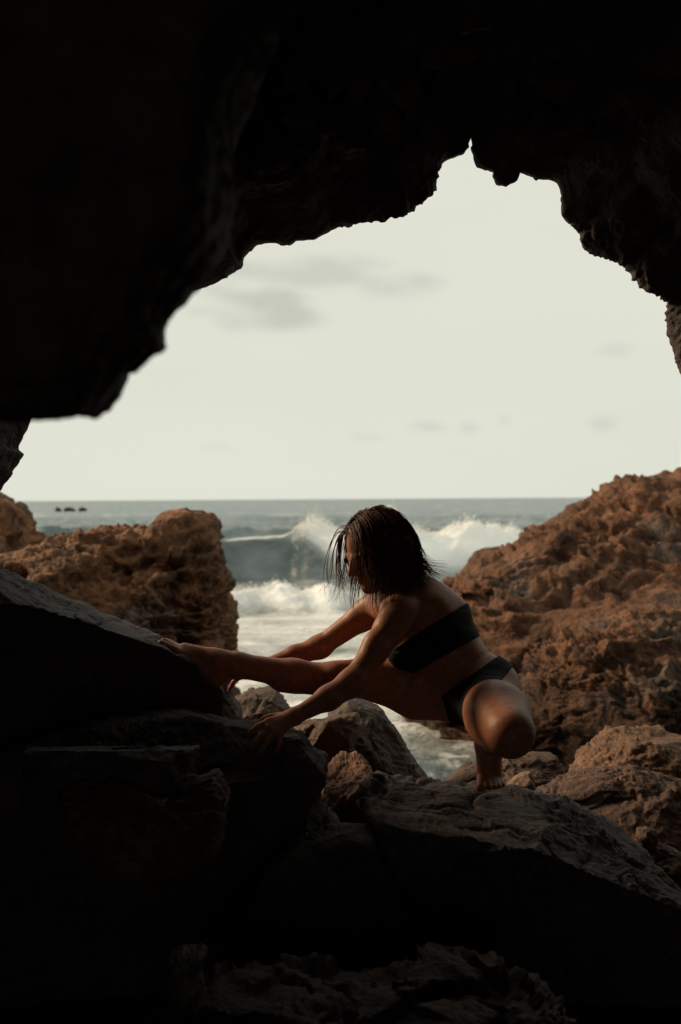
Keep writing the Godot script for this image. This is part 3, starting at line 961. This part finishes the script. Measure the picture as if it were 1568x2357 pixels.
	cap(J.call(756, 1606, 3.24), J.call(680, 1648, 3.19), 0.034, 0.022, 0.02)
	cap(J.call(684, 1642, 3.20), J.call(682, 1652, 3.18), 0.021, 0.021, 0.01)
	# near hand, spread on the rock
	var wr: Vector3 = J.call(676, 1648, 3.185)
	var fing := [
		[[618, 1661, 3.165], [595, 1671, 3.15], [581, 1681, 3.155], [572, 1688, 3.165], 0.0088],
		[[620, 1674, 3.15], [603, 1692, 3.132], [588, 1706, 3.135], [578, 1716, 3.145], 0.0090],
		[[630, 1684, 3.14], [617, 1703, 3.122], [606, 1719, 3.122], [600, 1730, 3.13], 0.0086],
		[[644, 1688, 3.135], [644, 1708, 3.118], [640, 1721, 3.118], [637, 1731, 3.124], 0.0078]]
	for f in fing:
		var m: Vector3 = J.call(f[0][0], f[0][1], f[0][2])
		var p1: Vector3 = J.call(f[1][0], f[1][1], f[1][2])
		var p2: Vector3 = J.call(f[2][0], f[2][1], f[2][2])
		var tip: Vector3 = J.call(f[3][0], f[3][1], f[3][2])
		var r: float = f[4]
		cap(wr, m, 0.017, 0.0125, 0.014)
		cap(wr.lerp(m, 0.3), m, 0.006, 0.0125, 0.004)
		cap(m, p1, r * 1.18, r * 1.02, 0.006)
		ell(p1, Basis.IDENTITY, Vector3.ONE * r * 1.12, 0.005)
		cap(p1, p2, r * 0.98, r * 0.9, 0.004)
		cap(p2, tip, r * 0.9, r * 0.74, 0.004)
	cap(wr, J.call(640, 1652, 3.20), 0.018, 0.015, 0.012)
	cap(J.call(645, 1650, 3.205), J.call(622, 1650, 3.20), 0.0135, 0.0105, 0.01)
	cap(J.call(622, 1650, 3.20), J.call(607, 1654, 3.195), 0.0105, 0.0085, 0.005)
	# --- far arm
	var er: Vector3 = J.call(737, 1488, 3.76)
	var w2: Vector3 = J.call(585, 1542, 3.74)
	cap(sr, sr.lerp(er, 0.25), 0.054, 0.046, 0.04)
	cap(sr.lerp(er, 0.2), er, 0.046, 0.034, 0.03)
	ell(er, Basis.IDENTITY, Vector3(0.037, 0.034, 0.034), 0.02)
	cap(er, J.call(680, 1509, 3.755), 0.035, 0.035, 0.025)
	cap(J.call(680, 1509, 3.755), w2, 0.034, 0.022, 0.02)
	for f in [[[552, 1556, 3.72], [538, 1570, 3.70], [531, 1582, 3.70], [527, 1590, 3.705], 0.0086], [[550, 1552, 3.735], [532, 1560, 3.72], [521, 1570, 3.715], [516, 1578, 3.72], 0.0088], [[552, 1550, 3.75], [535, 1555, 3.75], [522, 1562, 3.745], [514, 1570, 3.75], 0.0085], [[556, 1548, 3.765], [541, 1551, 3.77], [531, 1556, 3.77], [524, 1562, 3.77], 0.0076]]:
		var m: Vector3 = J.call(f[0][0], f[0][1], f[0][2])
		var p1: Vector3 = J.call(f[1][0], f[1][1], f[1][2])
		var p2: Vector3 = J.call(f[2][0], f[2][1], f[2][2])
		var tip: Vector3 = J.call(f[3][0], f[3][1], f[3][2])
		var r: float = f[4]
		cap(w2, m, 0.017, 0.0125, 0.014)
		cap(m, p1, r * 1.18, r * 1.02, 0.006)
		cap(p1, p2, r * 0.98, r * 0.9, 0.004)
		cap(p2, tip, r * 0.9, r * 0.74, 0.004)
	cap(w2, J.call(548, 1555, 3.69), 0.016, 0.013, 0.01)
	cap(J.call(548, 1555, 3.69), J.call(527, 1557, 3.665), 0.0115, 0.0105, 0.006)
	cap(J.call(527, 1557, 3.665), J.call(513, 1560, 3.66), 0.0105, 0.0088, 0.005)
	# --- head, bent down and turned a little to the lens
	head_at = J.call(863, 1264, 3.56)
	var pitch := deg_to_rad(25.0)
	var yaw := deg_to_rad(26.0)
	hf = Vector3(-cos(yaw) * cos(pitch), -sin(pitch), sin(yaw) * cos(pitch))
	hl = Vector3.UP.cross(hf).normalized()
	hu = hf.cross(hl).normalized()
	if hu.y < 0.0:
		hu = -hu
	var hb := Basis(hf, hu, hl)
	ell(hp(-0.012, 0.035, 0), hb, Vector3(0.094, 0.083, 0.074), 0.02)
	ell(hp(0.032, -0.03, 0), hb, Vector3(0.060, 0.086, 0.058), 0.03)
	for sd in [-1.0, 1.0]:
		cap(hp(-0.005, -0.062, 0.046 * sd), hp(0.068, -0.1, 0.008 * sd), 0.02, 0.017, 0.025)
		ell(hp(0.058, -0.036, 0.038 * sd), hb, Vector3(0.026, 0.024, 0.022), 0.02)
		ell(hp(0.096, -0.008, 0.033 * sd), hb, Vector3(0.017, 0.013, 0.018), 0.012, 0, 1)
		cap(hp(0.084, 0.012, 0.012 * sd), hp(0.072, 0.014, 0.042 * sd), 0.011, 0.011, 0.012)
		ell(hp(0.072, -0.007, 0.032 * sd), hb, Vector3(0.0135, 0.0125, 0.0145), 0.004)
		ell(hp(0.099, -0.037, 0.0115 * sd), hb, Vector3(0.010, 0.008, 0.008), 0.006)
		ell(hp(-0.012, -0.012, 0.074 * sd), hb, Vector3(0.019, 0.031, 0.010), 0.008)
	cap(hp(0.088, 0.004, 0), hp(0.112, -0.031, 0), 0.008, 0.0105, 0.010)
	cap(hp(0.088, -0.06, -0.015), hp(0.088, -0.06, 0.015), 0.0075, 0.0075, 0.008)
	cap(hp(0.092, -0.0605, -0.006), hp(0.092, -0.0605, 0.006), 0.0065, 0.0065, 0.005)
	cap(hp(0.086, -0.073, -0.013), hp(0.086, -0.073, 0.013), 0.008, 0.008, 0.005)
	ell(hp(0.074, -0.1, 0), hb, Vector3(0.02, 0.017, 0.021), 0.015)


func band(p: Vector3) -> float:
	# slab of the bandeau: below the shoulder blades, above the waist
	return maxf((p - band_top).dot(band_n), -(p - band_low).dot(band_m))


func brief(p: Vector3) -> float:
	return maxf((p - waist_at).dot(waist_n), maxf(-(p - leg_at).dot(leg_n), -(p - thigh_at).dot(thigh_n)))


var band_top: Vector3
var band_low: Vector3
var band_n: Vector3
var band_m: Vector3
var waist_at: Vector3
var waist_n: Vector3
var leg_at: Vector3
var leg_n: Vector3
var thigh_at: Vector3
var thigh_n: Vector3


func plane_through(a: Vector3, b: Vector3, up: Vector3, skew := 0.0) -> Vector3:
	# normal of the plane that holds the line a-b and runs away from the lens (turned by skew)
	var away := ((a + b) / 2.0 - LENS + Vector3(skew, 0, 0)).normalized()
	var n := (b - a).cross(away).normalized()
	return n if n.dot(up) > 0.0 else -n


func build_person() -> void:
	pose()
	var up := at(943, 1352, 3.58) - at(1112, 1592, 3.56)
	band_top = at(1050, 1402, 3.55)
	band_n = plane_through(band_top, at(928, 1478, 3.55), up)
	band_low = at(1093, 1470, 3.55)
	band_m = plane_through(band_low, at(955, 1548, 3.55), up)
	waist_at = at(1141, 1513, 3.5)
	waist_n = plane_through(waist_at, at(1029, 1592, 3.5), up)
	leg_at = at(1168, 1549, 3.5)
	leg_n = plane_through(leg_at, at(1072, 1668, 3.5), up)
	thigh_at = at(1012, 1590, 3.55)
	thigh_n = plane_through(thigh_at, at(1040, 1680, 3.55), Vector3(1, 0, 0))
	var lo := Vector3.INF
	var hi := -Vector3.INF
	for p in prims:
		var r := 0.0
		if p[0] == 0:
			r = maxf(p[3], p[4])
			lo = lo.min(p[2] - Vector3.ONE * r)
			hi = hi.max(p[2] + Vector3.ONE * r)
		else:
			r = maxf(p[3].x, maxf(p[3].y, p[3].z))
		lo = lo.min(p[1] - Vector3.ONE * r)
		hi = hi.max(p[1] + Vector3.ONE * r)
	lo_c = lo - Vector3.ONE * CELL * 4
	var dims := Vector3i(((hi - lo) / CELL).ceil()) + Vector3i.ONE * 8
	var slabs := 12
	var made := []
	made.resize(slabs)
	var job := func(k: int):
		var s := Slab.new()
		s.run(self, dims, dims.x * k / slabs, dims.x * (k + 1) / slabs)
		made[k] = s
	for k in slabs:
		job.call(k)
	var base := at(1128, 1820, 3.35)
	var root := Node3D.new()
	root.name = "person"
	root.position = base
	add_child(root)
	tag(root, "person in black bandeau and briefs squatting, one leg stretched onto a boulder", "person")
	for part in 3:
		var v := PackedVector3Array()
		var n := PackedVector3Array()
		var idx := PackedInt32Array()
		for s in made:
			var first := v.size()
			for q: Vector3 in s.verts[part]:
				v.append(q - base)
			n.append_array(s.norms[part])
			for q: int in s.index[part]:
				idx.append(q + first)
		if v.size():
			put(["body", "bandeau_top", "briefs"][part], array_mesh(v, n, idx), M.skin if part == 0 else M.cloth, root)
	build_hair(root, base)
	build_necklace(root, base)
	prims.clear()


class Slab:
	var d := PackedFloat32Array()
	var c := PackedFloat32Array()
	var verts := [PackedVector3Array(), PackedVector3Array(), PackedVector3Array()]
	var norms := [PackedVector3Array(), PackedVector3Array(), PackedVector3Array()]
	var index := [PackedInt32Array(), PackedInt32Array(), PackedInt32Array()]
	var x0 := 0
	var sx := 0
	var ny := 0
	var nz := 0
	var h := 0.0
	var lo := Vector3.ZERO
	const BLOCK := 8
	var by := 0
	var bz := 0
	var active := PackedByteArray()

	func run(w, dims: Vector3i, from: int, to: int) -> void:
		h = w.CELL
		ny = dims.y
		nz = dims.z
		x0 = maxi(from - 1, 0)
		sx = mini(to + 1, dims.x - 1) - x0 + 1
		lo = w.lo_c + Vector3(x0 * h, 0, 0)
		d.resize(sx * ny * nz)
		d.fill(1.0)
		c.resize(d.size())
		c.fill(1.0)
		by = ny / BLOCK + 1
		bz = nz / BLOCK + 1
		active.resize((sx / BLOCK + 1) * by * bz)
		for p in w.prims:
			fill(p)
		surface(d, 0, from - x0, to - x0)
		# cloth: the trunk blown up by its thickness, cut at the hems
		for part in [1, 2]:
			var e := PackedFloat32Array()
			e.resize(c.size())
			e.fill(1.0)
			var any := false
			for bl in active.size():
				if active[bl] == 0:
					continue
				var jx := bl / (by * bz)
				var jy := bl / bz % by
				var jz := bl % bz
				for ix in range(jx * BLOCK, mini(jx * BLOCK + BLOCK, sx)):
					for iy in range(jy * BLOCK, mini(jy * BLOCK + BLOCK, ny)):
						var k := (ix * ny + iy) * nz
						for iz in range(jz * BLOCK, mini(jz * BLOCK + BLOCK, nz)):
							var t := c[k + iz]
							if t < 0.02 and t > -0.02:
								var p := lo + Vector3(ix, iy, iz) * h
								var cut: float = w.band(p) if part == 1 else w.brief(p)
								e[k + iz] = maxf(t - 0.0045 - 0.0022 * w.n_line.get_noise_3d(p.x * 16.0 + p.y * 12.0, p.y * 34.0, p.z * 9.0), cut)
								any = true
							elif t <= -0.02:
								e[k + iz] = 0.02
			if any:
				surface(e, part, from - x0, to - x0)

	func fill(p: Array) -> void:
		var round: bool = p[0] == 0
		var k: float = p[5]
		var flag: int = p[6]
		var op: int = p[7]
		var a: Vector3 = p[1]
		var pad := k * 0.8 + 0.011
		var b0: Vector3
		var b1: Vector3
		if round:
			var m := maxf(p[3], p[4]) + pad
			b0 = a.min(p[2]) - Vector3.ONE * m
			b1 = a.max(p[2]) + Vector3.ONE * m
		else:
			var r: Vector3 = p[3]
			var m := maxf(r.x, maxf(r.y, r.z)) + pad
			b0 = a - Vector3.ONE * m
			b1 = a + Vector3.ONE * m
		var i0 := Vector3i(((b0 - lo) / h).floor()).clamp(Vector3i.ZERO, Vector3i(sx - 1, ny - 1, nz - 1))
		var i1 := Vector3i(((b1 - lo) / h).ceil()).clamp(Vector3i.ZERO, Vector3i(sx - 1, ny - 1, nz - 1))
		if (b1.x < lo.x) or (b0.x > lo.x + sx * h):
			return
		var ba := Vector3.ZERO
		var ra := 0.0
		var rb := 0.0
		var inv := 0.0
		var axes := Basis.IDENTITY
		var ir := Vector3.ONE
		if round:
			ba = p[2] - a
			ra = p[3]
			rb = p[4] - ra
			inv = 1.0 / maxf(ba.length_squared(), 1e-9)
		else:
			axes = (p[2] as Basis).transposed()
			ir = Vector3.ONE / (p[3] as Vector3)
		var both := flag == 1 or flag == 2
		# block by block: those that lie wholly outside are skipped
		var hd := h * BLOCK * 0.87 + pad
		for jx in range(i0.x / BLOCK, i1.x / BLOCK + 1):
			for jy in range(i0.y / BLOCK, i1.y / BLOCK + 1):
				for jz in range(i0.z / BLOCK, i1.z / BLOCK + 1):
					var pc := lo + (Vector3(jx, jy, jz) + Vector3.ONE * 0.5) * (BLOCK * h) - a
					var tc: float
					if round:
						var f := clampf(pc.dot(ba) * inv, 0.0, 1.0)
						tc = (pc - ba * f).length() - ra - rb * f
					else:
						var q := axes * pc
						tc = q.length() * (1.0 - 1.0 / maxf((q * ir).length(), 1e-6))
					if tc > hd:
						continue
					active[(jx * by + jy) * bz + jz] = 1
					if op == 0 and tc < -hd - 0.01 and not both:
						# wholly inside
						for ix in range(jx * BLOCK, mini(jx * BLOCK + BLOCK, sx)):
							for iy in range(jy * BLOCK, mini(jy * BLOCK + BLOCK, ny)):
								var row := (ix * ny + iy) * nz
								for iz in range(row + jz * BLOCK, row + mini(jz * BLOCK + BLOCK, nz)):
									d[iz] = minf(d[iz], -0.04)
						continue
					for ix in range(jx * BLOCK, mini(jx * BLOCK + BLOCK, sx)):
						for iy in range(jy * BLOCK, mini(jy * BLOCK + BLOCK, ny)):
							var row := (ix * ny + iy) * nz
							var base := lo + Vector3(ix * h, iy * h, 0) - a
							for iz in range(jz * BLOCK, mini(jz * BLOCK + BLOCK, nz)):
								var pa := base
								pa.z += iz * h
								var t: float
								if round:
									var f := clampf(pa.dot(ba) * inv, 0.0, 1.0)
									t = (pa - ba * f).length() - ra - rb * f
								else:
									var q := (axes * pa) * ir
									var k0 := q.length()
									var k1 := (q * ir).length()
									t = k0 * (k0 - 1.0) / maxf(k1, 1e-6)
								if t > pad:
									continue
								var o := d[row + iz]
								if op == 0:
									var g := maxf(k - absf(o - t), 0.0)
									d[row + iz] = minf(o, t) - g * g / (4.0 * k)
									if both:
										o = c[row + iz]
										g = maxf(k - absf(o - t), 0.0)
										c[row + iz] = minf(o, t) - g * g / (4.0 * k)
								else:
									var g := maxf(k - absf(o + t), 0.0)
									d[row + iz] = maxf(o, -t) + g * g / (4.0 * k)

	func surface(e: PackedFloat32Array, part: int, from: int, to: int) -> void:
		var cell := PackedInt32Array()
		cell.resize(e.size())
		cell.fill(-1)
		var vv: PackedVector3Array = verts[part]
		var nn: PackedVector3Array = norms[part]
		var ii: PackedInt32Array = index[part]
		var oy := nz
		var ox := ny * nz
		var near := h * 2.5
		for bl in active.size():
			if active[bl] == 0:
				continue
			var jx := bl / (by * bz)
			var jy := bl / bz % by
			var jz := bl % bz
			for ix in range(jx * BLOCK, mini(jx * BLOCK + BLOCK, sx - 1)):
				for iy in range(jy * BLOCK, mini(jy * BLOCK + BLOCK, ny - 1)):
					var row := (ix * ny + iy) * nz
					for iz in range(jz * BLOCK, mini(jz * BLOCK + BLOCK, nz - 1)):
						var k := row + iz
						var a := e[k]
						if a > near or a < -near:
							continue
						var b := e[k + ox]
						var cc := e[k + oy]
						var dd := e[k + ox + oy]
						var a1 := e[k + 1]
						var b1 := e[k + ox + 1]
						var c1 := e[k + oy + 1]
						var d1 := e[k + ox + oy + 1]
						var inside := int(a < 0) + int(b < 0) + int(cc < 0) + int(dd < 0) + int(a1 < 0) + int(b1 < 0) + int(c1 < 0) + int(d1 < 0)
						if inside == 0 or inside == 8:
							continue
						var s := Vector3.ZERO
						var m := 0
						if (a < 0) != (b < 0):
							s += Vector3(a / (a - b), 0, 0)
							m += 1
						if (cc < 0) != (dd < 0):
							s += Vector3(cc / (cc - dd), 1, 0)
							m += 1
						if (a1 < 0) != (b1 < 0):
							s += Vector3(a1 / (a1 - b1), 0, 1)
							m += 1
						if (c1 < 0) != (d1 < 0):
							s += Vector3(c1 / (c1 - d1), 1, 1)
							m += 1
						if (a < 0) != (cc < 0):
							s += Vector3(0, a / (a - cc), 0)
							m += 1
						if (b < 0) != (dd < 0):
							s += Vector3(1, b / (b - dd), 0)
							m += 1
						if (a1 < 0) != (c1 < 0):
							s += Vector3(0, a1 / (a1 - c1), 1)
							m += 1
						if (b1 < 0) != (d1 < 0):
							s += Vector3(1, b1 / (b1 - d1), 1)
							m += 1
						if (a < 0) != (a1 < 0):
							s += Vector3(0, 0, a / (a - a1))
							m += 1
						if (b < 0) != (b1 < 0):
							s += Vector3(1, 0, b / (b - b1))
							m += 1
						if (cc < 0) != (c1 < 0):
							s += Vector3(0, 1, cc / (cc - c1))
							m += 1
						if (dd < 0) != (d1 < 0):
							s += Vector3(1, 1, dd / (dd - d1))
							m += 1
						cell[k] = vv.size()
						vv.append(lo + (Vector3(ix, iy, iz) + s / m) * h)
						nn.append(Vector3(b + dd + b1 + d1 - a - cc - a1 - c1, cc + dd + c1 + d1 - a - b - a1 - b1, a1 + b1 + c1 + d1 - a - b - cc - dd).normalized())
		for bl in active.size():
			if active[bl] == 0:
				continue
			var jx := bl / (by * bz)
			var jy := bl / bz % by
			var jz := bl % bz
			for ix in range(maxi(jx * BLOCK, from), mini(jx * BLOCK + BLOCK, mini(to, sx - 1))):
				for iy in range(maxi(jy * BLOCK, 1), mini(jy * BLOCK + BLOCK, ny - 1)):
					var row := (ix * ny + iy) * nz
					for iz in range(maxi(jz * BLOCK, 1), mini(jz * BLOCK + BLOCK, nz - 1)):
						var k := row + iz
						var a := e[k]
						if a > near or a < -near:
							continue
						var ins := a < 0
						if ins != (e[k + ox] < 0):
							quad(ii, cell[k - oy - 1], cell[k - 1], cell[k], cell[k - oy], ins)
						if ix > 0 and ins != (e[k + oy] < 0):
							quad(ii, cell[k - ox - 1], cell[k - ox], cell[k], cell[k - 1], ins)
						if ix > 0 and ins != (e[k + 1] < 0):
							quad(ii, cell[k - ox - oy], cell[k - oy], cell[k], cell[k - ox], ins)
		verts[part] = vv
		norms[part] = nn
		index[part] = ii

	static func quad(ii: PackedInt32Array, a: int, b: int, c: int, d: int, outward: bool) -> void:
		if a < 0 or b < 0 or c < 0 or d < 0:
			return
		if outward:
			ii.append_array(PackedInt32Array([a, c, b, a, d, c]))
		else:
			ii.append_array(PackedInt32Array([a, b, c, a, c, d]))


func build_hair(root: Node3D, base: Vector3) -> void:
	var rng := RandomNumberGenerator.new()
	rng.seed = 2024
	var st := SurfaceTool.new()
	st.begin(Mesh.PRIMITIVE_TRIANGLES)
	var hb := Basis(hf, hu, hl)
	var skull := hp(-0.012, 0.035, 0)
	var sr := Vector3(0.094, 0.083, 0.074)
	# close layer over the scalp
	var uu := 48
	var vvn := 28
	var ring := []
	for j in vvn + 1:
		var line := []
		for i in uu:
			var a := TAU * i / uu
			var t := lerpf(0.0, 1.0, float(j) / vvn)
			# hairline: high on the brow, low at the nape
			var reach := lerpf(0.72, 2.15, smoothstep(0.8, -0.55, cos(a)))
			var ph := t * reach
			var q := Vector3(sin(ph) * cos(a), cos(ph), sin(ph) * sin(a))
			var r := (sr + Vector3.ONE * (0.010 - 0.007 * pow(t, 4.0))) * q
			line.append(skull + hb * r - base)
		ring.append(line)
	for j in vvn:
		for i in uu:
			var a: Vector3 = ring[j][i]
			var b: Vector3 = ring[j][(i + 1) % uu]
			var c: Vector3 = ring[j + 1][i]
			var e: Vector3 = ring[j + 1][(i + 1) % uu]
			for q in [a, c, b, b, c, e]:
				st.set_normal((q + base - skull).normalized())
				st.add_vertex(q)
	var face := hp(0.032, -0.03, 0)
	var fr := Vector3(0.066, 0.09, 0.064)
	var neck_a := at(905, 1312, 3.57)
	var neck_b := at(948, 1372, 3.58)
	var locks := 0
	var tries := 0
	var end_front := at(800, 1368, 3.56).y
	var end_back := at(940, 1328, 3.56).y
	while locks < 230 and tries < 9000:
		tries += 1
		var q := Vector3(rng.randfn(), rng.randfn(), rng.randfn()).normalized()
		# q: forward, up, left
		if locks % 29 == 0:
			q = Vector3(rng.randf_range(0.5, 0.7), rng.randf_range(0.55, 0.8), rng.randf_range(-0.7, -0.2)).normalized()
		if q.y < -0.45 or (q.x > 0.25 and q.y < 0.56) or (q.x > 0.62 and q.z > -0.15) or (q.x > 0.74):
			continue
		if q.x > -0.15 and q.y < -0.05:
			continue
		if q.z < -0.1 and q.x > 0.0 and rng.randf() < 0.72:
			continue
		locks += 1
		var wispy := q.z < -0.1 and q.x > 0.0
		var out := (hb * (q / sr).normalized()).normalized()
		var layer := rng.randf_range(0.004, 0.026)
		var p := skull + hb * (q * (sr + Vector3.ONE * 0.004))
		var side := 1.0 if q.z > -0.12 else -1.0
		var away := hl * side * 0.9 - hf * 0.3
		away = (away - out * away.dot(out)).normalized()
		var v := (away + out * 0.08 + Vector3.DOWN * 0.2).normalized()
		var front := smoothstep(-0.3, 0.5, q.x)
		var length := clampf((p.y - lerpf(end_back, end_front, front)) * 1.12 + 0.06 + rng.randf_range(-0.03, 0.035), 0.08, 0.36)
		var steps := 15
		var step := length / steps
		var phase := rng.randf() * TAU
		var curl := rng.randf_range(0.25, 0.62) * (1.7 if wispy else 1.0)
		var turns := rng.randf_range(4.0, 8.0)
		var guide := PackedVector3Array()
		for k in steps + 1:
			guide.append(p)
			var t := float(k) / steps
			v = (v + Vector3.DOWN * (0.34 * (1.0 - 0.6 * t))).normalized()
			var sidew := v.cross(out).normalized()
			var wave := (sidew * sin(phase + turns * t) + out * cos(phase + turns * t) * (1.0 - 0.6 * front)) * curl * (1.0 - 0.35 * front) * smoothstep(0.2, 0.8, t)
			# the ends at the nape flick out
			wave += -hf * 0.22 * smoothstep(0.55, 1.0, t) * (1.0 - front)
			p += (v + wave).normalized() * step
			for e in [[skull, sr + Vector3.ONE * layer], [face, fr]]:
				var l: Vector3 = (p - e[0]) * hb
				var s: float = (l / e[1]).length()
				if s < 1.0 and s > 0.01:
					p = e[0] + hb * (l / s)
			var nv := neck_b - neck_a
			var f := clampf((p - neck_a).dot(nv) / nv.length_squared(), 0.0, 1.0)
			var nc := neck_a + nv * f
			if p.distance_to(nc) < 0.064:
				p = nc + (p - nc).normalized() * 0.064
			v = v.lerp((p - guide[k]).normalized(), 0.6).normalized()
		var side_v := (guide[2] - guide[0]).cross(out).normalized()
		for m in (5 if wispy else 13):
			var off := side_v * rng.randfn(0.0, 0.011) + out * rng.randf_range(-0.002, 0.004)
			var tip_off := Vector3(rng.randfn(), rng.randfn(), rng.randfn()) * 0.011
			var cut := rng.randf_range(0.82, 1.0)
			strand(st, guide, off, tip_off, cut, rng.randf_range(0.0008, 0.0015), base)
		if rng.randf() < 0.15:
			strand(st, guide, Vector3.ZERO, Vector3(rng.randfn(), rng.randfn(), rng.randfn()) * 0.03, 1.0, 0.0006, base)
	var o := put("hair", st.commit(), M.hair, root)
	o.set_meta("label", "wavy dark brown bob hanging forward over the face")


func strand(st: SurfaceTool, guide: PackedVector3Array, off: Vector3, tip_off: Vector3, cut: float, thick: float, base: Vector3) -> void:
	var n := guide.size()
	var pts := PackedVector3Array()
	for k in n:
		var t := float(k) / (n - 1)
		var f := t * cut * (n - 1)
		var i := mini(int(f), n - 2)
		pts.append(guide[i].lerp(guide[i + 1], f - i) + off * (1.0 - 0.75 * t) + tip_off * t * t - base)
	var rings := []
	for k in n:
		var dir := (pts[mini(k + 1, n - 1)] - pts[maxi(k - 1, 0)]).normalized()
		var u := dir.cross(Vector3(0.3, 0.2, 0.93)).normalized()
		var w := dir.cross(u)
		var r := thick * (1.0 - 0.8 * pow(float(k) / (n - 1), 2.0))
		rings.append([u, -u * 0.5 + w * 0.87, -u * 0.5 - w * 0.87, r])
	for k in n - 1:
		for i in 3:
			var a: Vector3 = rings[k][i]
			var b: Vector3 = rings[k][(i + 1) % 3]
			var c: Vector3 = rings[k + 1][i]
			var d: Vector3 = rings[k + 1][(i + 1) % 3]
			var r0: float = rings[k][3]
			var r1: float = rings[k + 1][3]
			for q in [[a, k, r0], [c, k + 1, r1], [b, k, r0], [b, k, r0], [c, k + 1, r1], [d, k + 1, r1]]:
				st.set_normal(q[0])
				st.add_vertex(pts[q[1]] + q[0] * q[2])


func build_necklace(root: Node3D, base: Vector3) -> void:
	var st := SurfaceTool.new()
	st.begin(Mesh.PRIMITIVE_TRIANGLES)
	var mid := at(922, 1345, 3.575)
	var ax := (at(905, 1312, 3.57) - at(948, 1372, 3.58)).normalized()
	var u := (Vector3(-1, 0, 0) - ax * Vector3(-1, 0, 0).dot(ax)).normalized()
	var w := ax.cross(u)
	var n := 48
	var pts := PackedVector3Array()
	for k in n + 1:
		var a := TAU * k / n
		pts.append(mid + (u * cos(a) + w * sin(a)) * 0.0605 - ax * 0.012 * cos(a) - base)
	for k in n:
		var dir := (pts[k + 1] - pts[k]).normalized()
		var a := dir.cross(ax).normalized()
		var b := dir.cross(a)
		for i in 5:
			var p := a * cos(TAU * i / 5) + b * sin(TAU * i / 5)
			var q := a * cos(TAU * (i + 1) / 5) + b * sin(TAU * (i + 1) / 5)
			for e in [[p, 0], [p, 1], [q, 0], [q, 0], [p, 1], [q, 1]]:
				st.set_normal(e[0])
				st.add_vertex(pts[k + e[1]] + e[0] * 0.0013)
	put("necklace", st.commit(), M.gold, root)
